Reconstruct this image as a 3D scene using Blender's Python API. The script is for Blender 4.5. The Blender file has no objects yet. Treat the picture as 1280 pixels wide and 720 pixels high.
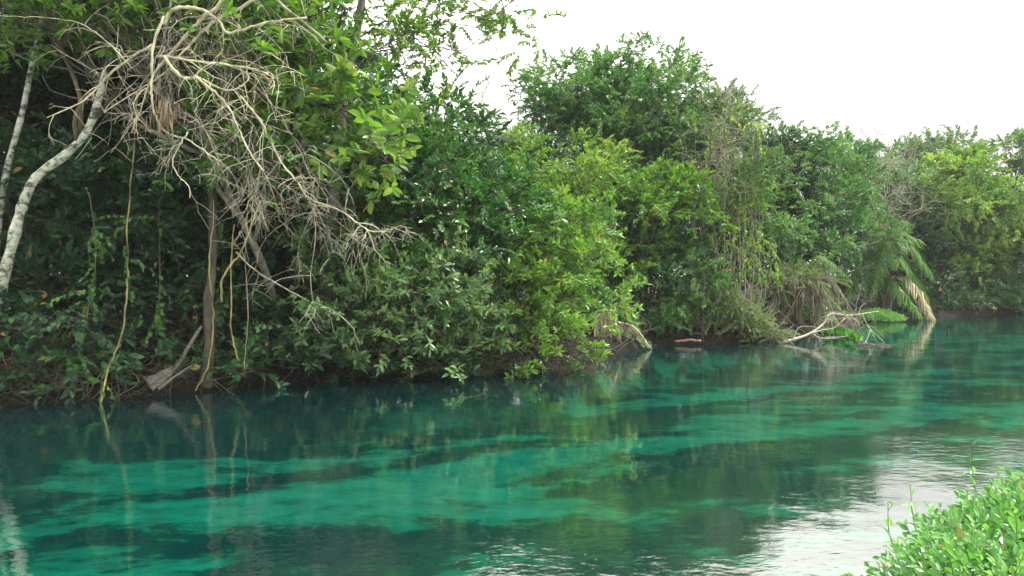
import bpy, math, random
import numpy as np
from mathutils import Vector

# ------------------------------------------------------------------ camera, sky, sun, exposure
R = math.radians
scene = bpy.context.scene
COL = scene.collection
CAM_Z = 2.0
FPX = 995.0                      # focal length in pixels of a 1280 wide picture
PITCH = math.atan(15 / FPX)
cam_d = bpy.data.cameras.new("camera")
cam = bpy.data.objects.new("camera", cam_d)
COL.objects.link(cam)
cam.location = (0, 0, CAM_Z)
cam.rotation_euler = (R(90) - PITCH, 0, 0)
cam_d.sensor_width = 36
cam_d.lens = 36 * FPX / 1280
cam_d.clip_start = 0.05
cam_d.clip_end = 3000
scene.camera = cam

SUN_DIR = Vector((0.72, 0.12, 0.85)).normalized()      # towards the sun
SUN_EL = math.asin(SUN_DIR.z)
SUN_AZ = math.atan2(SUN_DIR.x, SUN_DIR.y)
world = bpy.data.worlds.new("World")
scene.world = world
world.use_nodes = True
wt = world.node_tree
wt.nodes.clear()


def N(t, kind, **kw):
    n = t.nodes.new(kind)
    for k, v in kw.items():
        setattr(n, k, v)
    return n


def setup_world():
    t = wt
    out = N(t, 'ShaderNodeOutputWorld')
    bg = N(t, 'ShaderNodeBackground')
    bg.inputs['Strength'].default_value = 0.1
    sky = N(t, 'ShaderNodeTexSky')
    sky.sky_type = 'NISHITA'
    sky.sun_disc = False
    sky.sun_elevation = SUN_EL
    sky.sun_rotation = SUN_AZ
    tc = N(t, 'ShaderNodeTexCoord')
    sep = N(t, 'ShaderNodeSeparateXYZ')
    t.links.new(tc.outputs['Generated'], sep.inputs[0])
    # overcast: three times brighter overhead than at the horizon
    mr = N(t, 'ShaderNodeMapRange')
    mr.inputs['From Min'].default_value = 0.11
    mr.inputs['From Max'].default_value = 0.32
    mr.inputs['To Min'].default_value = 2.8
    mr.inputs['To Max'].default_value = 8.8
    t.links.new(sep.outputs['Z'], mr.inputs['Value'])
    mrz = N(t, 'ShaderNodeMapRange')
    mrz.inputs['From Min'].default_value = 0.32
    mrz.inputs['From Max'].default_value = 0.95
    mrz.inputs['To Min'].default_value = 0.0
    mrz.inputs['To Max'].default_value = 7.5
    t.links.new(sep.outputs['Z'], mrz.inputs['Value'])
    msum = N(t, 'ShaderNodeMath', operation='ADD')
    t.links.new(mr.outputs[0], msum.inputs[0])
    t.links.new(mrz.outputs[0], msum.inputs[1])
    nz = N(t, 'ShaderNodeTexNoise')
    nz.inputs['Scale'].default_value = 2.2
    nz.inputs['Detail'].default_value = 4
    mp = N(t, 'ShaderNodeMapping')
    mp.inputs['Scale'].default_value = (1, 1, 3)
    t.links.new(tc.outputs['Generated'], mp.inputs[0])
    t.links.new(mp.outputs[0], nz.inputs['Vector'])
    mr2 = N(t, 'ShaderNodeMapRange')
    mr2.inputs['From Min'].default_value = 0.3
    mr2.inputs['From Max'].default_value = 0.7
    mr2.inputs['To Min'].default_value = 0.94
    mr2.inputs['To Max'].default_value = 1.05
    t.links.new(nz.outputs['Fac'], mr2.inputs['Value'])
    mul = N(t, 'ShaderNodeMath', operation='MULTIPLY')
    t.links.new(msum.outputs[0], mul.inputs[0])
    t.links.new(mr2.outputs[0], mul.inputs[1])
    cl = N(t, 'ShaderNodeVectorMath', operation='SCALE')
    cl.inputs[0].default_value = (1.0, 0.97, 0.88)
    t.links.new(mul.outputs[0], cl.inputs['Scale'])
    mix = N(t, 'ShaderNodeMix', data_type='RGBA')
    mix.inputs[0].default_value = 0.93
    t.links.new(sky.outputs[0], mix.inputs[6])
    t.links.new(cl.outputs[0], mix.inputs[7])
    t.links.new(mix.outputs[2], bg.inputs['Color'])
    t.links.new(bg.outputs[0], out.inputs[0])


setup_world()
sun_d = bpy.data.lights.new("sun", 'SUN')
sun_d.energy = 3.2
sun_d.angle = R(6)
sun_d.color = (1.0, 0.965, 0.90)
sun = bpy.data.objects.new("sun", sun_d)
COL.objects.link(sun)
sun.location = (20, -10, 40)
sun.rotation_euler = (-SUN_DIR).to_track_quat('-Z', 'Y').to_euler()
scene.view_settings.view_transform = 'Standard'
scene.view_settings.look = 'None'
scene.view_settings.gamma = 1.0
scene.view_settings.use_curve_mapping = False
scene.view_settings.exposure = 1.58
cy = scene.cycles
cy.use_denoising = True
cy.max_bounces = 8
cy.diffuse_bounces = 2
cy.glossy_bounces = 3
cy.transmission_bounces = 4
cy.transparent_max_bounces = 8
cy.volume_bounces = 0
cy.sample_clamp_indirect = 6

# ------------------------------------------------------------------ helpers
rng = np.random.default_rng(11)
random.seed(5)
CA, SA = math.cos(PITCH), math.sin(PITCH)


def P(px, py, d):
    """the point at forward distance d (metres along +Y) on a given line of sight"""
    cx, cyy = (px - 640) / FPX, (360 - py) / FPX
    fy = CA + cyy * SA
    fz = -SA + cyy * CA
    s = d / fy
    return np.array((cx * s, d, CAM_Z + fz * s))


def at_z(px, py, z):
    cyy = (360 - py) / FPX
    fy = CA + cyy * SA
    fz = -SA + cyy * CA
    s = (z - CAM_Z) / fz
    return np.array(((px - 640) / FPX * s, fy * s, z))


def tag(o, label=None, cat=None, group=None, kind=None):
    if label:
        o['label'] = label
    if cat:
        o['category'] = cat
    if group:
        o['group'] = group
    if kind:
        o['kind'] = kind
    return o


def thing(name, loc, label, cat, group=None):
    o = bpy.data.objects.new(name, None)
    COL.objects.link(o)
    o.location = loc
    o.empty_display_size = 0.2
    return tag(o, label, cat, group)


class Geo:
    """collects polygons and links them as one mesh object"""

    def __init__(s):
        s.v, s.l, s.t, s.m, s.n, s.sm = [], [], [], [], 0, []

    def add(s, verts, loops, totals, mats, smooth=False):
        verts = np.asarray(verts, np.float32).reshape(-1, 3)
        s.v.append(verts)
        s.l.append(np.asarray(loops, np.int64).ravel() + s.n)
        totals = np.asarray(totals, np.int32).ravel()
        s.t.append(totals)
        mats = np.broadcast_to(np.asarray(mats, np.int32), totals.shape)
        s.m.append(mats)
        s.sm.append(np.full(totals.shape, smooth, bool))
        s.n += len(verts)

    def inst(s, tm, M, T):
        """tm = (verts, loops, totals, mats); M (n,3,3) columns = axes, T (n,3)"""
        v, l, t, m = tm
        k = len(M)
        if k == 0:
            return
        V = np.einsum('nij,vj->nvi', M, v) + T[:, None, :]
        Lo = l[None, :] + (np.arange(k) * len(v))[:, None]
        s.add(V, Lo, np.tile(t, k), np.tile(m, k))

    def tube(s, pts, rad, sides=5, mat=0, cap=True):
        pts = np.asarray(pts, float)
        n = len(pts)
        if n < 2:
            return
        rad = np.broadcast_to(np.asarray(rad, float), (n,))
        tan = np.gradient(pts, axis=0)
        tan /= np.linalg.norm(tan, axis=1)[:, None] + 1e-9
        ref = np.array((0.0, 0.0, 1.0)) if abs(tan[0, 2]) < 0.9 else np.array((1.0, 0, 0))
        u = np.cross(tan[0], ref)
        u /= np.linalg.norm(u) + 1e-9
        us = []
        for i in range(n):
            u = u - tan[i] * np.dot(u, tan[i])
            u = u / (np.linalg.norm(u) + 1e-9)
            us.append(u)
        us = np.array(us)
        ws = np.cross(tan, us)
        a = np.arange(sides) * 2 * math.pi / sides
        ring = (us[:, None, :] * np.cos(a)[None, :, None] + ws[:, None, :] * np.sin(a)[None, :, None])
        V = pts[:, None, :] + ring * rad[:, None, None]
        i = np.arange(n - 1)[:, None]
        j = np.arange(sides)[None, :]
        j2 = (j + 1) % sides
        q = np.stack([i * sides + j, i * sides + j2, (i + 1) * sides + j2, (i + 1) * sides + j], -1)
        loops = q.reshape(-1)
        tot = np.full((n - 1) * sides, 4)
        if cap:
            loops = np.concatenate([loops, np.arange(sides)[::-1], (n - 1) * sides + np.arange(sides)])
            tot = np.concatenate([tot, [sides, sides]])
        s.add(V, loops, tot, mat, True)

    def build(s, name, mats, parent=None, origin=None):
        me = bpy.data.meshes.new(name)
        if s.v:
            v = np.concatenate(s.v)
            l = np.concatenate(s.l)
            t = np.concatenate(s.t)
            if origin is not None:
                v = v - np.asarray(origin, np.float32)
            me.vertices.add(len(v))
            me.vertices.foreach_set('co', v.astype(np.float32).ravel())
            me.loops.add(len(l))
            me.loops.foreach_set('vertex_index', l.astype(np.int32))
            me.polygons.add(len(t))
            st = np.zeros(len(t), np.int32)
            st[1:] = np.cumsum(t)[:-1]
            me.polygons.foreach_set('loop_start', st)
            me.polygons.foreach_set('material_index', np.concatenate(s.m).astype(np.int32))
            me.polygons.foreach_set('use_smooth', np.concatenate(s.sm))
            me.update(calc_edges=True)
        for m in mats:
            me.materials.append(m)
        o = bpy.data.objects.new(name, me)
        COL.objects.link(o)
        if parent is not None:
            o.parent = parent
        if origin is not None and parent is None:
            o.location = origin
        return o


def part(geo, name, mats, parent, sub_of=None):
    """a child mesh whose world coordinates are given; parents only carry a location"""
    off = np.array(parent.location) if sub_of is None else np.array(sub_of.location)
    return geo.build(name, mats, parent, origin=off)


def smooth_line(pts, k=5):
    pts = np.asarray(pts, float)
    if len(pts) < 3:
        t = np.linspace(0, 1, k + 1)[:, None]
        return pts[0] * (1 - t) + pts[-1] * t
    p = np.vstack([2 * pts[0] - pts[1], pts, 2 * pts[-1] - pts[-2]])
    out = []
    for i in range(1, len(p) - 2):
        for t in np.linspace(0, 1, k, endpoint=False):
            a, b, c, d = p[i - 1], p[i], p[i + 1], p[i + 2]
            out.append(0.5 * ((2 * b) + (-a + c) * t + (2 * a - 5 * b + 4 * c - d) * t * t + (-a + 3 * b - 3 * c + d) * t ** 3))
    out.append(pts[-1])
    return np.array(out)


def rot_axes(y, up=None, roll=None):
    """bases whose Y column follows y and whose Z column leans up; (n,3,3)"""
    n = len(y)
    y = y / (np.linalg.norm(y, axis=1)[:, None] + 1e-9)
    if up is None:
        up = np.tile(np.array((0, 0, 1.0)), (n, 1))
    x = np.cross(y, up)
    bad = np.linalg.norm(x, axis=1) < 0.05
    x[bad] = np.array((1.0, 0, 0))
    x /= np.linalg.norm(x, axis=1)[:, None]
    z = np.cross(x, y)
    if roll is not None:
        c, s_ = np.cos(roll)[:, None], np.sin(roll)[:, None]
        x, z = x * c + z * s_, z * c - x * s_
    return np.stack([x, y, z], -1)


# ------------------------------------------------------------------ materials
def new_mat(name):
    m = bpy.data.materials.new(name)
    m.use_nodes = True
    m.node_tree.nodes.clear()
    return m, m.node_tree


def ramp(t, stops):
    r = N(t, 'ShaderNodeValToRGB')
    e = r.color_ramp.elements
    while len(e) < len(stops):
        e.new(0.5)
    for el, (p, c) in zip(e, stops):
        el.position = p
        el.color = (*c, 1)
    return r


def leaf_mat(name, cols, rough=0.42, transl=0.3, clump=0.9, spec=0.5, old=0.014):
    """cols: four colours from old to fresh leaves"""
    m, t = new_mat(name)
    out = N(t, 'ShaderNodeOutputMaterial')
    geo = N(t, 'ShaderNodeNewGeometry')
    tc = N(t, 'ShaderNodeTexCoord')
    nz = N(t, 'ShaderNodeTexNoise')
    nz.inputs['Scale'].default_value = clump
    nz.inputs['Detail'].default_value = 2
    t.links.new(tc.outputs['Object'], nz.inputs['Vector'])
    a = N(t, 'ShaderNodeMath', operation='MULTIPLY_ADD')
    t.links.new(nz.outputs['Fac'], a.inputs[0])
    a.inputs[1].default_value = 1.5
    a.inputs[2].default_value = -0.55
    b = N(t, 'ShaderNodeMath', operation='MULTIPLY_ADD')
    t.links.new(geo.outputs['Random Per Island'], b.inputs[0])
    b.inputs[1].default_value = 0.62
    t.links.new(a.outputs[0], b.inputs[2])
    n = len(cols)
    rp = ramp(t, [(0.08 + 0.86 * i / (n - 1), c) for i, c in enumerate(cols)])
    t.links.new(b.outputs[0], rp.inputs[0])
    # a few yellowed or brown leaves among the rest
    h = N(t, 'ShaderNodeMath', operation='MULTIPLY')
    t.links.new(geo.outputs['Random Per Island'], h.inputs[0])
    h.inputs[1].default_value = 61.7
    fr = N(t, 'ShaderNodeMath', operation='FRACT')
    t.links.new(h.outputs[0], fr.inputs[0])
    lt = N(t, 'ShaderNodeMath', operation='LESS_THAN')
    t.links.new(fr.outputs[0], lt.inputs[0])
    lt.inputs[1].default_value = old
    oc = N(t, 'ShaderNodeMix', data_type='RGBA')
    t.links.new(lt.outputs[0], oc.inputs[0])
    t.links.new(rp.outputs[0], oc.inputs[6])
    oc.inputs[7].default_value = (.24, .17, .05, 1)
    rp_out = oc.outputs[2]
    p = N(t, 'ShaderNodeBsdfPrincipled')
    p.inputs['Roughness'].default_value = rough
    p.inputs['Specular IOR Level'].default_value = spec
    t.links.new(rp_out, p.inputs['Base Color'])
    tr = N(t, 'ShaderNodeBsdfTranslucent')
    hs = N(t, 'ShaderNodeMix', data_type='RGBA', blend_type='MULTIPLY')
    hs.inputs[0].default_value = 1
    hs.inputs[7].default_value = (1.35, 1.5, 0.6, 1)
    t.links.new(rp_out, hs.inputs[6])
    t.links.new(hs.outputs[2], tr.inputs['Color'])
    mx = N(t, 'ShaderNodeMixShader')
    mx.inputs[0].default_value = transl
    t.links.new(p.outputs[0], mx.inputs[1])
    t.links.new(tr.outputs[0], mx.inputs[2])
    t.links.new(mx.outputs[0], out.inputs[0])
    return m


def bark_mat(name, c1, c2, c3=None, scale=9.0, bump=0.5, stretch=(1, 1, 0.35), rough=0.85):
    m, t = new_mat(name)
    out = N(t, 'ShaderNodeOutputMaterial')
    tc = N(t, 'ShaderNodeTexCoord')
    mp = N(t, 'ShaderNodeMapping')
    mp.inputs['Scale'].default_value = stretch
    t.links.new(tc.outputs['Object'], mp.inputs[0])
    nz = N(t, 'ShaderNodeTexNoise')
    nz.inputs['Scale'].default_value = scale
    nz.inputs['Detail'].default_value = 6
    nz.inputs['Roughness'].default_value = 0.65
    t.links.new(mp.outputs[0], nz.inputs['Vector'])
    stops = [(0.3, c1), (0.62, c2)]
    if c3:
        stops = [(0.41, c1), (0.50, c2), (0.66, c3)]
    rp = ramp(t, stops)
    t.links.new(nz.outputs['Fac'], rp.inputs[0])
    p = N(t, 'ShaderNodeBsdfPrincipled')
    p.inputs['Roughness'].default_value = rough
    p.inputs['Specular IOR Level'].default_value = 0.25
    t.links.new(rp.outputs[0], p.inputs['Base Color'])
    bp = N(t, 'ShaderNodeBump')
    bp.inputs['Strength'].default_value = bump
    bp.inputs['Distance'].default_value = 0.02
    t.links.new(nz.outputs['Fac'], bp.inputs['Height'])
    t.links.new(bp.outputs[0], p.inputs['Normal'])
    t.links.new(p.outputs[0], out.inputs[0])
    return m


LM = {
    'shade': leaf_mat('leaf_shade_darkened', [(.007, .03, .016), (.011, .044, .02), (.017, .062, .024), (.045, .12, .03)], 0.5, 0.16, spec=.35),  # greens darkened to put the forest interior's shade into the leaf colour
    'broad': leaf_mat('leaf_broad_green', [(.022, .075, .02), (.035, .11, .022), (.06, .16, .025), (.12, .24, .035)], 0.38, 0.32),
    'lime': leaf_mat('leaf_lime', [(.05, .12, .022), (.09, .19, .03), (.16, .27, .05), (.26, .33, .07)], 0.42, 0.35),
    'laurel': leaf_mat('leaf_laurel', [(.016, .065, .022), (.026, .095, .027), (.045, .14, .032), (.10, .24, .04)], 0.33, 0.25, 0.7),
    'olive': leaf_mat('leaf_olive', [(.025, .075, .032), (.05, .12, .045), (.09, .175, .065), (.17, .26, .10)], 0.45, 0.28),
    'fresh': leaf_mat('leaf_fresh', [(.035, .10, .02), (.065, .16, .025), (.11, .23, .03), (.19, .30, .045)], 0.42, 0.35),
    'forest': leaf_mat('leaf_forest', [(.02, .08, .028), (.042, .135, .042), (.085, .2, .06), (.16, .28, .09)], 0.45, 0.3, 0.6),
    'grey': leaf_mat('leaf_grey_green', [(.07, .11, .055), (.11, .16, .08), (.16, .22, .10), (.2, .26, .12)], 0.55, 0.3),
    'yellow': leaf_mat('leaf_yellow_green', [(.035, .10, .025), (.08, .18, .035), (.17, .28, .055), (.28, .37, .085)], 0.45, 0.35, 0.45),
    'herb': leaf_mat('leaf_herb', [(.04, .13, .04), (.07, .20, .06), (.115, .275, .085), (.19, .35, .13)], 0.33, 0.35, 3.0),
    'hyacinth': leaf_mat('leaf_hyacinth', [(.025, .10, .015), (.04, .15, .02), (.07, .21, .025), (.11, .27, .03)], 0.35, 0.35, 3.0),
    'palm': leaf_mat('leaf_palm', [(.035, .10, .03), (.055, .145, .035), (.09, .20, .045), (.13, .23, .055)], 0.65, 0.3, spec=.25),
    'dry': leaf_mat('leaf_dry', [(.2, .17, .11), (.3, .26, .18), (.4, .35, .25), (.5, .45, .33)], 0.7, 0.2, 2.0),
    'brown': leaf_mat('leaf_brown', [(.085, .06, .04), (.15, .11, .07), (.22, .165, .11), (.30, .23, .16)], 0.7, 0.2, 2.0),
    'thatch': leaf_mat('leaf_thatch', [(.04, .034, .026), (.075, .063, .047), (.115, .098, .075), (.17, .15, .115)], 0.75, 0.15, 2.0),
}
BK = {
    'pale': bark_mat('bark_pale', (.07, .065, .05), (.33, .35, .29), (.52, .54, .46), 7, 0.4, (1, 1, 1.6)),
    'brown': bark_mat('bark_brown', (.018, .016, .012), (.085, .072, .053), None, 9, 0.9, (1, 1, .3)),
    'grey': bark_mat('bark_grey', (.06, .06, .048), (.2, .19, .155), None, 9, 0.7, (1, 1, .5)),
    'twig': bark_mat('twig_brown', (.03, .028, .02), (.12, .10, .07), None, 12, 0.2),
    'dead': bark_mat('dead_wood_pale', (.20, .19, .12), (.58, .55, .38), None, 10, 0.3),
    'deadgrey': bark_mat('dead_wood_grey', (.12, .115, .085), (.36, .34, .26), None, 14, 0.2),
    'liana': bark_mat('liana_yellow', (.04, .036, .02), (.30, .265, .115), None, 4, 0.3),
    'root': bark_mat('root_brown', (.008, .0075, .006), (.085, .075, .06), None, 3.0, 0.4),
    'redwood': bark_mat('wet_red_wood', (.15, .08, .06), (.3, .19, .15), None, 12, 0.4),
    'slab': bark_mat('weathered_wood', (.05, .05, .045), (.17, .165, .15), None, 8, 0.6, (1, 4, 4)),
}

# ------------------------------------------------------------------ ground, riverbed, water
FAR_BANK = [(-60, -6), (-30, 5.5), (-14, 10.9), (-8.0, 12.6), (-6.8, 13.1), (-5.3, 14.1), (-3.9, 15.7), (-1.3, 16.3), (1.1, 17.3),
            (2.6, 21.0), (4.2, 23.2), (6.2, 23.9), (8.3, 24.8), (14.2, 33.5), (17, 36.8), (27, 42.2), (42, 47), (90, 56)]
NEAR_BANK = [(-60, -22), (-25, -5), (-8, 0.6), (-2, 2.0), (1.2, 3.0), (2.8, 4.9), (3.85, 5.8), (5.4, 7.1), (9, 9.4), (20, 16), (90, 30)]


def bank_y(bank, x):
    b = np.array(bank, float)
    return np.interp(x, b[:, 0], b[:, 1])


def vnoise(x, y, seed=0):
    def h(i, j):
        v = np.sin(i * 127.1 + j * 311.7 + seed * 74.7) * 43758.5453
        return v - np.floor(v)
    i, j = np.floor(x), np.floor(y)
    f, g = x - i, y - j
    f, g = f * f * (3 - 2 * f), g * g * (3 - 2 * g)
    return (h(i, j) * (1 - f) + h(i + 1, j) * f) * (1 - g) + (h(i, j + 1) * (1 - f) + h(i + 1, j + 1) * f) * g


def fbm(x, y, seed=0, o=4):
    s, a = 0, 0.5
    for k in range(o):
        s = s + a * vnoise(x * 2 ** k, y * 2 ** k, seed + k)
        a *= 0.5
    return s / (1 - 0.5 ** o)


def ground_z(x, y):
    df = (y - bank_y(FAR_BANK, x)) * 0.8          # >0 behind the far bank line
    dn = (bank_y(NEAR_BANK, x) - y) * 0.75        # >0 behind the near bank line
    d = np.maximum(df, dn)
    bed = -0.85 + 0.25 * (fbm(x * .3, y * .3, 3) - .5)
    land = 0.32 + np.clip(d - 0.6, 0, 40) * 0.03 + 0.22 * (fbm(x * .8, y * .8, 9) - .5)
    t = np.clip((d + 1.5) / 1.8, 0, 1)
    t = t * t * (3 - 2 * t)
    return bed * (1 - t) + land * t


def weed_shade_map(x, y):
    """1 where dark waterweed or painted bank shade covers the sandy bed: beds drawn out along the current"""
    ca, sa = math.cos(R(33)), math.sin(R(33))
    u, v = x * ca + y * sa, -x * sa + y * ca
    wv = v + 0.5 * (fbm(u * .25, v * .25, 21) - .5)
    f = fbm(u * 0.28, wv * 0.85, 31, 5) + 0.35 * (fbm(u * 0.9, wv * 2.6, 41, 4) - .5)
    # big beds of weed and open sand, plus painted bank shade, in plan
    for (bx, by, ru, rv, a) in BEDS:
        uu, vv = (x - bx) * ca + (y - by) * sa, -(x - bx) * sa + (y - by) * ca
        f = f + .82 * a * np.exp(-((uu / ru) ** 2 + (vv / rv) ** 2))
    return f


def bed_at(px, py):
    p = at_z(px, py, -0.85)
    return p[0], p[1]


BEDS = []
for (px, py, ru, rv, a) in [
        (60, 575, 3.0, 0.9, .5), (280, 545, 3.0, .8, .5), (500, 512, 3, .8, .5), (650, 490, 3, .7, .35),             # waterweed, with the bank's shade painted in as darker bed
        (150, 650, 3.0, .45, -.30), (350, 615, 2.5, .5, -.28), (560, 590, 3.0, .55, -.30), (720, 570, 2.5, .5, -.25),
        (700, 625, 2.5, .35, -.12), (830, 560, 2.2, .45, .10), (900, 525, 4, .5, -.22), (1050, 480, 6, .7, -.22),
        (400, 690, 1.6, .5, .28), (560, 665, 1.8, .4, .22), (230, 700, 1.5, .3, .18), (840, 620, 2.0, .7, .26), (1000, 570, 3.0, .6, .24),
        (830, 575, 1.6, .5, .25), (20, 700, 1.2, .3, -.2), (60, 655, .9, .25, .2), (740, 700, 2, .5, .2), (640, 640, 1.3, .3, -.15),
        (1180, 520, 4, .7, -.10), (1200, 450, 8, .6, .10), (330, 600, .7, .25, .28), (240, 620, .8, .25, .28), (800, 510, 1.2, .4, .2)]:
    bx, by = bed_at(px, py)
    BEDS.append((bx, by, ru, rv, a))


def build_ground():
    def axis(parts):
        out = []
        for a, b, st in parts:
            out.append(np.arange(a, b, st))
        return np.concatenate(out)
    xs = axis([(-600, -60, 60), (-60, -14, 2), (-14, 12, .13), (12, 45, .5), (45, 100, 5), (100, 701, 60)])
    ys = axis([(-300, -30, 45), (-30, 0, 1.5), (0, 26, .13), (26, 60, .5), (60, 100, 5), (100, 1300, 100)])
    X, Y = np.meshgrid(xs, ys)
    Z = ground_z(X, Y)
    ny, nx = X.shape
    V = np.stack([X, Y, Z], -1).reshape(-1, 3)
    i = np.arange(ny - 1)[:, None]
    j = np.arange(nx - 1)[None, :]
    q = np.stack([i * nx + j, i * nx + j + 1, (i + 1) * nx + j + 1, (i + 1) * nx + j], -1).reshape(-1)
    g = Geo()
    g.add(V, q, np.full((ny - 1) * (nx - 1), 4), 0, True)
    m, t = new_mat('ground_and_bed')
    out = N(t, 'ShaderNodeOutputMaterial')
    tc = N(t, 'ShaderNodeTexCoord')
    sep = N(t, 'ShaderNodeSeparateXYZ')
    t.links.new(tc.outputs['Object'], sep.inputs[0])
    at = N(t, 'ShaderNodeAttribute', attribute_name='weed_shade')
    n1 = N(t, 'ShaderNodeTexNoise')
    n1.inputs['Scale'].default_value = 1.0
    n1.inputs['Detail'].default_value = 10
    n1.inputs['Roughness'].default_value = 0.57
    mp = N(t, 'ShaderNodeMapping')
    mp.inputs['Rotation'].default_value = (0, 0, R(-33))
    mp.inputs['Scale'].default_value = (.55, 1.0, 1)
    t.links.new(tc.outputs['Object'], mp.inputs[0])
    t.links.new(mp.outputs[0], n1.inputs['Vector'])
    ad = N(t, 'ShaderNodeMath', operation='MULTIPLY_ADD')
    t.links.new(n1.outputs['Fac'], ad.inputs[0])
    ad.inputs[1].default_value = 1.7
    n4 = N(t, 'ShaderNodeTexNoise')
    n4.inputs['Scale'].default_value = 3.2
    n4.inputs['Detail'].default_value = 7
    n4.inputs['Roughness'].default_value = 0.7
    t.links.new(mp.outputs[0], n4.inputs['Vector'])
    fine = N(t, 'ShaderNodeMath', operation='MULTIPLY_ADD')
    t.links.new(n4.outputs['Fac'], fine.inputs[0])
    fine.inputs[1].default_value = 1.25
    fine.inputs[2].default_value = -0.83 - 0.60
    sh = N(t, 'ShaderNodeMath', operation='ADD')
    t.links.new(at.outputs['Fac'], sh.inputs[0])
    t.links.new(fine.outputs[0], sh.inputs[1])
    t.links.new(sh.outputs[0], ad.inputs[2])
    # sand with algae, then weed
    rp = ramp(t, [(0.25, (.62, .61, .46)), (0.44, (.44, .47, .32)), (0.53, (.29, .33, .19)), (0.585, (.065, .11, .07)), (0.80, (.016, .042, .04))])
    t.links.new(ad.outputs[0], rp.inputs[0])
    n2 = N(t, 'ShaderNodeTexNoise')
    n2.inputs['Scale'].default_value = 5
    n2.inputs['Detail'].default_value = 8
    t.links.new(tc.outputs['Object'], n2.inputs['Vector'])
    mot = N(t, 'ShaderNodeMapRange')
    mot.inputs['From Min'].default_value = 0.3
    mot.inputs['From Max'].default_value = 0.68
    mot.inputs['To Min'].default_value = 0.42
    mot.inputs['To Max'].default_value = 1.15
    n3 = N(t, 'ShaderNodeTexNoise')
    n3.inputs['Scale'].default_value = 2.6
    n3.inputs['Detail'].default_value = 9
    n3.inputs['Roughness'].default_value = 0.75
    t.links.new(mp.outputs[0], n3.inputs['Vector'])
    t.links.new(n3.outputs['Fac'], mot.inputs['Value'])
    bedc = N(t, 'ShaderNodeVectorMath', operation='SCALE')
    t.links.new(rp.outputs[0], bedc.inputs[0])
    t.links.new(mot.outputs[0], bedc.inputs['Scale'])
    soil = ramp(t, [(0.35, (.004, .0038, .003)), (0.55, (.009, .008, .006)), (0.78, (.022, .02, .014))])
    t.links.new(n2.outputs['Fac'], soil.inputs[0])
    mr = N(t, 'ShaderNodeMapRange')
    mr.inputs['From Min'].default_value = -0.45
    mr.inputs['From Max'].default_value = -0.1
    t.links.new(sep.outputs['Z'], mr.inputs['Value'])
    mx = N(t, 'ShaderNodeMix', data_type='RGBA')
    t.links.new(mr.outputs[0], mx.inputs[0])
    t.links.new(bedc.outputs[0], mx.inputs[6])
    t.links.new(soil.outputs[0], mx.inputs[7])
    p = N(t, 'ShaderNodeBsdfPrincipled')
    p.inputs['Roughness'].default_value = 0.9
    p.inputs['Specular IOR Level'].default_value = 0.1
    t.links.new(mx.outputs[2], p.inputs['Base Color'])
    bp = N(t, 'ShaderNodeBump')
    bp.inputs['Strength'].default_value = 0.7
    bp.inputs['Distance'].default_value = 0.06
    t.links.new(n2.outputs['Fac'], bp.inputs['Height'])
    t.links.new(bp.outputs[0], p.inputs['Normal'])
    t.links.new(p.outputs[0], out.inputs[0])
    o = g.build('ground', [m])
    w = weed_shade_map(V[:, 0], V[:, 1]).astype(np.float32)
    a = o.data.attributes.new('weed_shade', 'FLOAT', 'POINT')
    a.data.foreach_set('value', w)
    tag(o, kind='structure')


build_ground()


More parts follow.
